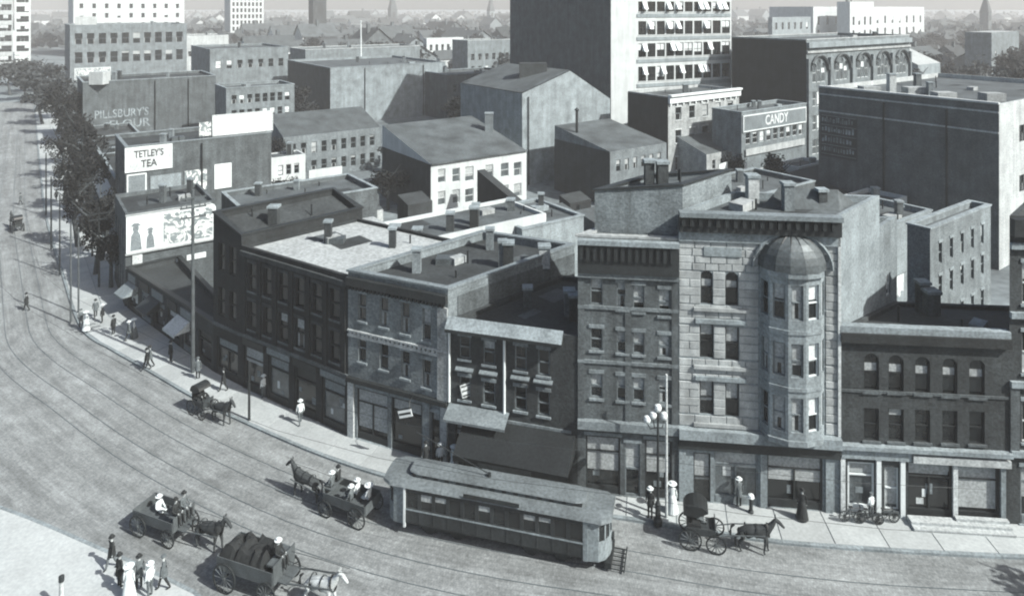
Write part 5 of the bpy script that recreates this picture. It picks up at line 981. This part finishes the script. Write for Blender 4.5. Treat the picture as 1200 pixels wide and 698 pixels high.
COAT = {m: lathe_mesh([(.155, 1.15), (.175, .95), (.2, .72), (.19, .7)], 12, m, 'coat_tails') for m in ('cloth_black', 'cloth_grey')}
def person(label, loc, rz, pose='stand', top='cloth_black', low='cloth_black', hat='bowler', skirt=None, sc_=1.0, coat=True):
    k = (pose, top, low)
    if k not in BODY: BODY[k] = person_mesh(*k)
    o = thing('person', label, 'person', loc, rz); obj('body', BODY[k], o)
    if hat: obj('hat', HATM[hat], o)
    if skirt: obj('skirt', SKIRT[skirt], o)
    elif coat and pose != 'sit' and top in COAT: obj('coat_tails', COAT[top], o)
    o.scale = (sc_,)*3; return o
def at(px, py, z=0.): q = gp(px, py, z); return (q.x, q.y, z)
SW = .13
person('man in dark suit crossing the open roadway alone', at(31, 364), 1.9, 'walk')
person('person in dark clothes on the pavement corner by the slim poles', at(95, 384, SW), .5, 'stand', 'cloth_grey', 'cloth_black', 'cap')
person('woman in long white dress at the pavement corner', at(101, 387, SW), -.3, 'stand', 'cloth_white', 'cloth_white', 'wide', 'cloth_white')
person('man in black standing at the shaded shop row', at(133, 392, SW), 1.2, 'stand', 'cloth_black', 'cloth_black', 'bowler')
person('man with straw hat outside the shaded shop row', at(151, 399, SW), -.7, 'walk', 'cloth_grey', 'cloth_black', 'straw')
person('woman in white blouse near the shaded shop row', at(157, 396, SW), 2.2, 'stand', 'cloth_white', 'cloth_grey', 'wide', 'cloth_grey')
person('dark suited man walking along the bright kerb', at(172, 433, SW), 2.4, 'walk')
person('man in grey coat stepping off the kerb close behind', at(176, 430, SW), 2.4, 'walk', 'cloth_grey', 'cloth_black', 'bowler')
person('person in pale clothes at the black terrace shop window', at(309, 466, SW), 1.0, 'stand', 'cloth_white', 'cloth_grey', 'straw')
person('man in dark suit on the pavement by the pale pilaster', at(499, 549, SW), .8, 'walk', 'cloth_black', 'cloth_grey', 'bowler')
person('person in white shirt beside the shop door', at(516, 551, SW), .2, 'stand', 'cloth_white', 'cloth_black', 'straw')
person('woman in white dress by the awning end', at(532, 554, SW), -.5, 'stand', 'cloth_white', 'cloth_white', 'wide', 'cloth_white')
person('man in shirt sleeves standing before the awning post', at(541, 552, SW), .9, 'stand', 'cloth_white', 'cloth_grey', 'cap')
person('woman in dark dress walking on the bright pavement behind the tram', at(569, 566, SW), 1.5, 'stand', 'cloth_black', 'cloth_black', 'bowler', 'cloth_grey')
person('man in dark suit waiting beside the globe lamp', at(762, 606, SW), 2.6, 'stand', 'cloth_black', 'cloth_black', 'straw')
person('woman in white standing beneath the trolley pole', at(788, 600, SW), -.3, 'stand', 'cloth_white', 'cloth_white', 'wide', 'cloth_white')
person('boy in white shirt outside the pale shopfront', at(1021, 607, SW), .3, 'stand', 'cloth_white', 'cloth_grey', 'cap', None, .85)
person('man in dark clothes at the stone house shop window', at(866, 594, SW), .1, 'stand', 'cloth_grey', 'cloth_black', 'straw')
for px, py, rz, top, low, hat, pose, lab, sk in ((112, 372, .6, 'cloth_grey', 'cloth_black', 'bowler', 'walk', 'man in grey walking in the shade of the street trees', None), (120, 378, 2.0, 'cloth_black', 'cloth_black', 'straw', 'stand', 'man in black with straw hat near the shop row end', None), (66, 236, 1.0, 'cloth_black', 'cloth_black', 'bowler', 'walk', 'distant dark walker at the tree lined kerb', None), (24, 240, 2.0, 'cloth_grey', 'cloth_black', 'bowler', 'walk', 'distant walker crossing the roadway beyond the small buggy', None), (200, 424, -.6, 'cloth_black', 'cloth_black', 'bowler', 'stand', 'man in black before the shaded shop fronts', None), (232, 444, .4, 'cloth_grey', 'cloth_black', 'cap', 'stand', 'man in cap leaning by the telegraph pole', None), (262, 458, 2.2, 'cloth_black', 'cloth_black', 'bowler', 'walk', 'dark walker passing the narrow house', None), (352, 497, .5, 'cloth_white', 'cloth_grey', 'straw', 'walk', 'man in white jacket walking along the terrace shops', None), (655, 585, .4, 'cloth_grey', 'cloth_black', 'bowler', 'walk', 'man in grey passing the end of the black awning', None), (940, 608, -.4, 'cloth_black', 'cloth_black', 'bowler', 'stand', 'woman in dark skirt outside the stone house shop', 'cloth_black')):
    person(lab, at(px, py, SW if px not in (66, 24) else .01), rz, pose, top, low, hat, sk)
for px, py, rz, top, low, hat, pose, lab, sk in ((163, 690, .6, 'cloth_grey', 'cloth_black', 'bowler', 'stand', 'tall man in grey coat on the traffic island', None), (140, 688, -.5, 'cloth_black', 'cloth_black', 'bowler', 'stand', 'man in black coat at the left of the island group', None), (176, 699, 1.2, 'cloth_white', 'cloth_grey', 'straw', 'stand', 'man in white shirt and straw hat on the traffic island', None), (192, 690, 2.0, 'cloth_grey', 'cloth_black', 'cap', 'walk', 'man in cap stepping off the traffic island', None), (151, 702, .2, 'cloth_white', 'cloth_white', 'wide', 'stand', 'woman in white on the traffic island', 'cloth_white'), (131, 666, 2.6, 'cloth_black', 'cloth_grey', 'bowler', 'walk', 'dark suited man at the kerb of the traffic island', None)):
    person(lab, at(px, py, .125), rz, pose, top, low, hat, sk)
q = at(72, 712, .125); o = thing('post', 'short pale post with dark top on the traffic island', 'post', q); MB().lathe([(.12, 0), (.1, 1.3), (.13, 1.35)], 10).build('shaft', 'stone_pale', o, world=False); MB().lathe([(.13, 1.35), (.13, 1.6), (0, 1.68)], 10).build('cap', 'iron', o, world=False)
HORSE = {}
def horse_mesh(mat):
    V = [(-.72, 0, 1.25), (-.25, 0, 1.18), (.25, 0, 1.15), (.65, 0, 1.25), (.9, 0, 1.48), (1.08, 0, 1.75), (1.18, 0, 1.95), (1.38, 0, 1.82), (1.58, 0, 1.62), (1.66, 0, 1.55)]; Rr = [.28, .30, .31, .28, .2, .15, .12, .11, .08, .06]; E = [(i, i+1) for i in range(9)]
    for s in (-1, 1):
        f = s*.08
        k = len(V); V += [(.66, .17*s, 1.0), (.7+f, .18*s, .58), (.68+f*1.5, .18*s, .16), (.74+f*1.5, .18*s, .05)]; Rr += [.13, .07, .048, .06]; E += [(3, k), (k, k+1), (k+1, k+2), (k+2, k+3)]
        k = len(V); V += [(-.7, .17*s, 1.02), (-.56-f, .18*s, .82), (-.84-f, .18*s, .54), (-.8-f*1.5, .18*s, .16), (-.74-f*1.5, .18*s, .05)]; Rr += [.17, .12, .07, .048, .06]; E += [(0, k)]+[(k+i, k+i+1) for i in range(4)]
    me = skin_mesh('body', V, E, Rr); me.materials.append(MATS[mat]); me.polygons.foreach_set('use_smooth', [True]*len(me.polygons)); return me
def horse(label, loc, rz, mat):
    if mat not in HORSE: HORSE[mat] = horse_mesh(mat)
    o = thing('horse', label, 'horse', loc, rz); obj('body', HORSE[mat], o)
    for s in (-1, 1): MB().tube([(1.16, .06*s, 2.02), (1.17, .08*s, 2.13), (1.18, .07*s, 2.2)], [.035, .04, .005], 5).build('ear', mat, o, world=False)
    MB().tube([(-.98, 0, 1.35), (-1.15, 0, 1.2), (-1.2, 0, .9), (-1.17, 0, .6)], [.05, .07, .08, .02], 6).build('tail', 'cloth_black', o, world=False)
    mb = MB(); [mb.add([(.85+.09*i, 0.02*s, 1.63+.115*i) for i in (0,)]+[(.94+.07*i, .02*s, 1.75+.1*i) for i in (0, 3)]+[(.88, .02*s, 1.72)]) for s in (-1, 1)]; mb.build('mane', 'cloth_black', o, world=False)
    c = MB(); n = 14
    for i in range(n):
        a, b = 2*math.pi*i/n, 2*math.pi*(i+1)/n; P = lambda t, r, x: (x+.22*math.sin(t)*-.3, r*math.cos(t)*.75, 1.32+r*math.sin(t))
        c.add([P(a, .38, .74), P(b, .38, .74), P(b, .36, .84), P(a, .36, .84)])
    c.build('collar', 'paint_black', o, world=False)
    for x, rz_, nm in ((.15, .345, 'girth_strap'), (-.45, .33, 'back_strap')):
        c = MB()
        for i in range(n):
            a, b = 2*math.pi*i/n, 2*math.pi*(i+1)/n; P = lambda t, x_: (x_, rz_*math.cos(t)*.98, 1.17+rz_*math.sin(t)*1.02); c.add([P(a, x), P(b, x), P(b, x+.07), P(a, x+.07)])
        c.build(nm, 'paint_black', o, world=False)
    return o
# ------------------------------------------------------------------ wheels and vehicles
def wheel(parent, x, y, r, w_=.06, mat='wood', spokes=12, tyre='iron'):
    o = MB(); o.T = Matrix.Translation((x, y, r)) @ Matrix.Rotation(R_(90), 4, 'X'); n = 24
    for (ra_, rb2, m) in ((r, r-.07, 0),):
        for i in range(n):
            a, b = 2*math.pi*i/n, 2*math.pi*(i+1)/n; P = lambda t, q, z: (q*math.cos(t), q*math.sin(t), z)
            o.add([P(a, ra_, -w_/2), P(b, ra_, -w_/2), P(b, ra_, w_/2), P(a, ra_, w_/2)]); o.add([P(a, rb2, w_/2), P(b, rb2, w_/2), P(b, rb2, -w_/2), P(a, rb2, -w_/2)])
            for z in (-w_/2, w_/2): o.add([P(a, ra_, z), P(b, ra_, z), P(b, rb2, z), P(a, rb2, z)])
    t = o.build('wheel', tyre, parent, world=False); s = MB(); s.T = Matrix.Translation((x, y, r)) @ Matrix.Rotation(R_(90), 4, 'X')
    for i in range(spokes):
        a = 2*math.pi*i/spokes; s.tube([(.05*math.cos(a), .05*math.sin(a), 0), ((r-.06)*math.cos(a), (r-.06)*math.sin(a), 0)], .022, 4)
    s.lathe([(0, -w_), (.08, -w_), (.08, w_), (0, w_)], 8); obj('spokes', s.mesh('spokes', [mat]), t); return t
def heading(p, q): return math.atan2(q[1]-p[1], q[0]-p[0])
def wagon(label, loc, rz, load, name='wagon'):
    o = thing(name, label, 'wagon', loc, rz); bx = lambda n, m, *b: MB().box(*b).build(n, m, o, world=False)
    bx('floor', 'wood', -1.5, 1.5, -.75, .75, .78, .9); bx('side_board', 'wood', -1.5, 1.5, -.79, -.752, .8, 1.35); bx('side_board', 'wood', -1.5, 1.5, .752, .79, .8, 1.35); bx('tail_board', 'wood', -1.54, -1.502, -.75, .75, .8, 1.35); bx('head_board', 'wood', 1.502, 1.54, -.75, .75, .8, 1.6)
    bx('seat', 'wood', 1.05, 1.5, -.6, .6, 1.42, 1.5); bx('footboard', 'wood', 1.55, 2.05, -.5, .5, .8, .86)
    for x, r in ((-1.0, .62), (1.25, .5)):
        for y in (-.9, .9): wheel(o, x, y, r)
        MB().tube([(x, -.9, r), (x, .9, r)], .04, 6).build('axle', 'iron', o, world=False)
    for y in (-.42, .42): MB().tube([(1.5, y, .75), (2.6, y*1.1, .95), (4.3, y, 1.15)], .035, 6).build('shaft', 'wood', o, world=False)
    for y in (-.12, .12): MB().tube([(1.75, y*2, 1.62), (3.3, y*2.6, 1.6), (4.85, y, 1.75)], .014, 4).build('rein', 'paint_black', o, world=False)
    if load:
        r = random.Random(4); mb = MB(); n, m_ = 12, 6
        hgt = [[1.1+(.55 if 0 < i < n and 0 < j < m_ else .1)*r.uniform(.6, 1.25) for j in range(m_+1)] for i in range(n+1)]
        P = lambda i, j: (-1.48+2.45*i/n, -.74+1.48*j/m_, hgt[i][j])
        for i in range(n):
            for j in range(m_): mb.add([P(i, j), P(i+1, j), P(i+1, j+1), P(i, j+1)])
        tag(mb.build('load', load, o, world=False), kind='stuff')
    return o
def seat_at(o, x, y, z): v = Matrix.Rotation(o.rotation_euler.z, 4, 'Z') @ Vector((x, y, z)); return tuple(Vector(o.location)+v)
# light carriage with two men, heading down right
p0, p1 = gp(192, 622), gp(246, 642); hd = heading(p0, p1)
w1 = wagon('light open wagon with two men on its seat crossing the tram lines', (p0.x, p0.y, 0), hd, None)
for y, lab, t in ((-.28, 'driver in black coat on the open wagon seat', 'cloth_black'), (.3, 'passenger in grey coat on the open wagon seat', 'cloth_grey')): person(lab, seat_at(w1, 1.2, y, .62), hd-math.pi/2, 'sit', t, 'cloth_black', 'bowler')
person('passenger in white shirt sitting in the open wagon bed', seat_at(w1, -.6, .2, .02), hd-math.pi/2, 'sit', 'cloth_white', 'cloth_black', 'straw')
hq = seat_at(w1, 3.35, 0, 0); horse('dark horse harnessed to the open wagon', hq, hd, 'horse_dark')
# loaded dark wagon at the bottom edge with a pale horse
p0, p1 = gp(300, 684), gp(372, 708); hd = heading(p0, p1)
w2 = wagon('wagon heaped with black coal near the tram track', (p0.x, p0.y, 0), hd, 'coal'); w2.scale = (1.15, 1.15, 1.25)
person('driver in black sitting above the coal wagon', seat_at(w2, 1.4, 0, .95), hd-math.pi/2, 'sit', 'cloth_black', 'cloth_black', 'straw'); horse('pale horse harnessed to the coal wagon', seat_at(w2, 3.9, 0, 0), hd, 'horse_pale')
# wagon ahead of the tram, heading up left
p1, p0 = gp(352, 580), gp(412, 602); hd = heading(p0, p1)
w3 = wagon('passenger wagon driving just ahead of the tram', (p0.x, p0.y, 0), hd, None)
for x, y, t, hat, lab in ((1.2, -.28, 'cloth_black', 'bowler', 'driver in black on the wagon before the tram'), (1.2, .3, 'cloth_grey', 'straw', 'man in grey beside the driver before the tram'), (-.2, -.3, 'cloth_white', 'straw', 'passenger in white near side of the wagon before the tram'), (-.2, .3, 'cloth_grey', 'straw', 'passenger in grey far side of the wagon before the tram'), (-1.1, -.2, 'cloth_white', 'wide', 'passenger in white at the tail of the wagon before the tram')):
    person(lab, seat_at(w3, x, y, .62 if x > 1 else .2), hd-math.pi/2, 'sit', t, 'cloth_black', hat)
horse('black horse pulling the passenger wagon before the tram', seat_at(w3, 3.35, 0, 0), hd, 'horse_dark')
# two wheeled buggy waiting at the kerb
p0, p1 = gp(238, 484), gp(256, 493); hd = heading(p0, p1)
def buggy(label, loc, rz, hood=True):
    o = thing('buggy', label, 'buggy', loc, rz); bx = lambda n, m, *b: MB().box(*b).build(n, m, o, world=False)
    bx('body', 'car_paint', -.7, .6, -.45, .45, .7, 1.05); bx('seat', 'cloth_black', -.6, -.05, -.42, .42, 1.052, 1.2); bx('backrest', 'cloth_black', -.72, -.6, -.44, .44, 1.052, 1.65); bx('dashboard', 'car_paint', .602, .65, -.42, .42, .8, 1.3)
    for x, r in ((-.55, .55), (.65, .48)):
        for y in (-.62, .62): wheel(o, x, y, r, .04)
    for y in (-.4, .4): MB().tube([(.6, y, .7), (1.5, y, .95), (2.9, y, 1.15)], .03, 5).build('shaft', 'wood', o, world=False)
    if hood:
        mb = MB(); n = 8
        for i in range(n):
            a, b = math.pi*(.15+.85*i/n), math.pi*(.15+.85*(i+1)/n); P = lambda t, y: (-.25+.62*math.cos(t), y, 1.65+.55*math.sin(t)); mb.add([P(a, -.5), P(b, -.5), P(b, .5), P(a, .5)])
            for y in (-.5, .5): mb.add([P(a, y), P(b, y), (-.25, y, 1.6)])
        mb.build('hood', 'paint_black', o, world=False)
    return o
b1 = buggy('black hooded buggy waiting at the kerb before the terrace', (p0.x, p0.y, 0), hd); person('man in black sitting in the hooded buggy', seat_at(b1, -.3, 0, .26), hd-math.pi/2, 'sit'); horse('dark horse standing between the buggy and the kerb', seat_at(b1, 2.1, 0, 0), hd, 'horse_dark')
p0 = gp(20, 271); b2 = buggy('small distant buggy on the wide roadway', (p0.x, p0.y, 0), 2.4); horse('distant dark horse of the small buggy', seat_at(b2, 2.0, 0, 0), 2.4, 'horse_dark')
p0, p1 = gp(822, 636), gp(884, 646); hd = heading(p0, p1); b3 = buggy('dark hooded buggy drawn up at the kerb beside the globe lamp', (p0.x, p0.y, 0), hd); b3.scale = (1.15, 1.15, 1.1)
person('driver in grey sitting under the buggy hood beside the lamp', seat_at(b3, -.2, .1, .3), hd-math.pi/2, 'sit', 'cloth_grey', 'cloth_black', 'cap'); horse('dark horse harnessed to the buggy beside the globe lamp', seat_at(b3, 2.75, 0, 0), hd, 'horse_dark')
p0, p1 = gp(1000, 610, SW), gp(1040, 613, SW)
def bicycle(label, loc, rz):
    o = thing('bicycle', label, 'bicycle', loc, rz)
    for x in (-.52, .52): wheel(o, x, 0, .34, .035, 'iron', 12, 'tyre')
    for a, b in (((-.52, 0, .34), (-.15, 0, .8)), ((-.52, 0, .34), (-.05, 0, .3)), ((-.05, 0, .3), (-.17, 0, .85)), ((-.15, 0, .78), (.38, 0, .8)), ((-.05, 0, .3), (.4, 0, .72)), ((.36, 0, .95), (.52, 0, .34))): MB().tube([a, b], .022, 5).build('frame_tube', 'car_paint', o, world=False)
    MB().box(-.28, -.06, -.06, .06, .86, .91).build('saddle', 'cloth_black', o, world=False); MB().tube([(.28, -.27, .98), (.37, 0, .99), (.28, .27, .98)], .018, 5).build('handlebar', 'iron', o, world=False); return o
for i, (px, py, rz, lab) in enumerate(((1000, 611, .05, 'bicycle leaning by the white framed shop window'), (1018, 614, -.1, 'bicycle nearest the boy outside the pale shopfront'), (1038, 613, .1, 'bicycle standing at the end of the pale stone platform'))):
    q = at(px, py, SW); bicycle(lab, q, rz)
# ------------------------------------------------------------------ the tram
p0, p1 = gp(449, 622), gp(714, 677); dv = (p1-p0).normalized(); nv = Vector((-dv.y, dv.x)); cT = (p0+p1)/2+nv*1.25; LT_ = (p1-p0).length; hl = LT_/2
tr = thing('tram', 'long dark electric tram car with clerestory roof running along the street', 'tram', (cT.x, cT.y, 0), math.atan2(dv.y, dv.x))
hw_ = 1.22; bx = lambda n, m, *b: MB().box(*b).build(n, m, tr, world=False)
# side panels with window openings, ends rounded
bodyl = hl-1.35; nwin = 12; pit = 2*bodyl/nwin
for s in (-1, 1):
    mb = MB(); a = Vector((-bodyl*1.0, -hw_)) if s < 0 else Vector((bodyl, hw_)); b = Vector((bodyl, -hw_)) if s < 0 else Vector((-bodyl, hw_))
    hs = [(pit*i+.1, pit*(i+1)-.1, 1.62, 2.5) for i in range(nwin)]; wall_holes(mb, a, b, .75, 2.75, 2.75, hs, .06); mb.build('side_panel', 'tram_side', tr, world=False)
glass = MB()
for s in (-1, 1):
    for i in range(nwin):
        x0 = -bodyl+pit*i; w_ = MB(); w_.box(x0+.1, x0+pit-.1, s*(hw_-.06)-.01, s*(hw_-.06)+.01, 1.62, 2.5); w_.build('window', 'glass', tr, world=False)
for s in (-1, 1):
    for i in range(nwin+1): x0 = -bodyl+pit*i; MB().box(x0-.035, x0+.035, min(s*(hw_+.002), s*(hw_+.022)), max(s*(hw_+.002), s*(hw_+.022)), .78, 1.47).build('batten', 'tram_side', tr, world=False)
    for i in (1, 2, 5, 8, 9): x0 = -bodyl+pit*i; MB().box(x0+.11, x0+pit-.11, s*(hw_-.04)-.006, s*(hw_-.04)+.006, 2.5-(.25, .4, .3)[i % 3], 2.5).build('window_shade', 'blind_grey', tr, world=False)
    MB().box(-1.6, 1.6, min(s*(hw_+.105), s*(hw_+.13)), max(s*(hw_+.105), s*(hw_+.13)), 2.86, 3.08).build('route_board', 'paint_dark', tr, world=False)
def vest(sgn):
    n = 8; mb = MB(); pts = [(bodyl, -hw_)]+[(bodyl+1.35*math.sin(math.pi*k/n)**.6, -hw_*math.cos(math.pi*k/n)) for k in range(1, n)]+[(bodyl, hw_)]; pts = [(sgn*x, sgn*y) for x, y in pts]
    for k, (a, b) in enumerate(zip(pts, pts[1:])):
        A, B = Vector(a), Vector(b); Lf = (B-A).length; wall_holes(mb, A, B, .62, 2.75, 2.75, [(Lf*.1, Lf*.9, 1.65, 2.5)] if 1 <= k <= n-2 else [], .05)
    mb.build('end_platform', 'tram_front', tr, world=False)
    for k, (a, b) in enumerate(zip(pts, pts[1:])):
        if not 1 <= k <= n-2: continue
        A, B = Vector(a), Vector(b); d_ = (B-A).normalized(); i_ = Vector((-d_.y, d_.x))*.045; q = [A+d_*.05+i_, B-d_*.05+i_]
        g_ = MB(); g_.add([(q[0].x, q[0].y, 1.65), (q[1].x, q[1].y, 1.65), (q[1].x, q[1].y, 2.5), (q[0].x, q[0].y, 2.5)]); g_.build('end_window', 'glass', tr, world=False)
vest(1); vest(-1)
h_ = MB(); h_.T = Matrix.Translation((hl+.0, 0, 1.35)) @ Matrix.Rotation(R_(90), 4, 'Y'); h_.lathe([(0, -.1), (.17, -.08), (.2, .1), (.16, .12), (0, .08)], 12); h_.build('headlamp', 'iron', tr, world=False)
# roof: rounded main roof and clerestory
def roof_shell(x0, x1, w_, z0, rise, mat, name):
    n = 8; mb = MB(); P = lambda k, x: (x, -w_*math.cos(math.pi*k/n), z0+rise*math.sin(math.pi*k/n))
    xs_ = [x0, x0+.5, x1-.5, x1]; sc2 = [.75, 1, 1, .75]
    for (xa, sa), (xb, sb) in zip(list(zip(xs_, sc2)), list(zip(xs_, sc2))[1:]):
        for k in range(n):
            a, b = P(k, xa), P(k+1, xa); c, d_ = P(k+1, xb), P(k, xb); mb.add([(a[0], a[1]*sa, a[2]), (d_[0], d_[1]*sb, d_[2]), (c[0], c[1]*sb, c[2]), (b[0], b[1]*sa, b[2])])
    for x, s_ in ((x0, .75), (x1, .75)): mb.add([(x, P(k, x)[1]*s_, P(k, x)[2]) for k in range(n+1)])
    return mb.build(name, mat, tr, world=False)
roof_shell(-hl-.1, hl+.1, hw_+.1, 2.76, .28, 'tram_roof', 'roof'); bx('clerestory', 'tram_side', -bodyl+.2, bodyl-.2, -.62, .62, 2.95, 3.22); roof_shell(-bodyl, bodyl, .72, 3.225, .14, 'tram_roof', 'upper_roof')
for s in (-1, 1):
    for i in range(14): x0 = -bodyl+.4+i*(2*bodyl-.8)/14; MB().box(x0, x0+.42, s*.622-.004, s*.622+.004, 3.0, 3.17).build('clerestory_pane', 'glass_grey', tr, world=False)
bx('sill_rail', 'tram_front', -bodyl, bodyl, -hw_-.03, -hw_-.002, 1.48, 1.56); bx('sill_rail', 'tram_front', -bodyl, bodyl, hw_+.002, hw_+.03, 1.48, 1.56); bx('underframe', 'iron', -bodyl-.6, bodyl+.6, -.95, .95, .5, .745)
bx('corner_post', 'paint_white', -bodyl-.1, -bodyl+.02, -hw_-.06, -hw_+.06, .5, 2.74)
bx('corner_post', 'tram_front', bodyl-.05, bodyl+.2, -hw_-.03, -hw_+.05, .62, 2.74)
for x in (-bodyl+1.3, -bodyl+3.0, bodyl-3.0, bodyl-1.3):
    for y in (-.72, .72):
        h_ = MB(); h_.T = Matrix.Translation((x, y, .42)) @ Matrix.Rotation(R_(90), 4, 'X'); h_.lathe([(0, -.07), (.42, -.07), (.42, .07), (0, .07)], 16); h_.build('wheel', 'iron', tr, world=False)
for x in (-bodyl+2.15, bodyl-2.15): bx('bogie_frame', 'iron', x-1.35, x+1.35, -.84, -.80, .32, .5)
MB().tube([(-.5, 0, 3.36), (-.5, 0, 3.55)], .12, 8).build('trolley_base', 'iron', tr, world=False); MB().tube([(-.5, 0, 3.5), (-bodyl+.2, 0, 5.2)], .03, 6).build('trolley_arm', 'iron', tr, world=False)
fd = MB(); [fd.box(hl+.05, hl+.75, y-.02, y+.02, .15, .2) for y in (-.8, -.5, -.2, .1, .4, .7)]; fd.box(hl+.7, hl+.76, -.9, .9, .14, .22); fd.box(hl-.3, hl+.06, -.9, .9, .17, .5); fd.build('fender', 'iron', tr, world=False)
# ================================================================== HAZE
hz_ = MB().box(-1600, 1600, -120, 1750, -1.2, 64).build('haze', [], None); vm = bpy.data.materials.new('haze'); vm.use_nodes = True; n = vm.node_tree
for q in list(n.nodes):
    if q.type == 'BSDF_PRINCIPLED': n.nodes.remove(q)
pv_ = n.nodes.new('ShaderNodeVolumePrincipled'); pv_.inputs['Density'].default_value = HAZE; pv_.inputs['Color'].default_value = (.95, .97, .97, 1); pv_.inputs['Anisotropy'].default_value = 0.0
n.links.new(pv_.outputs['Volume'], n.nodes['Material Output'].inputs['Volume']); hz_.data.materials.append(vm); tag(hz_, 'thin pale smoky air over the town', 'haze', kind='stuff')
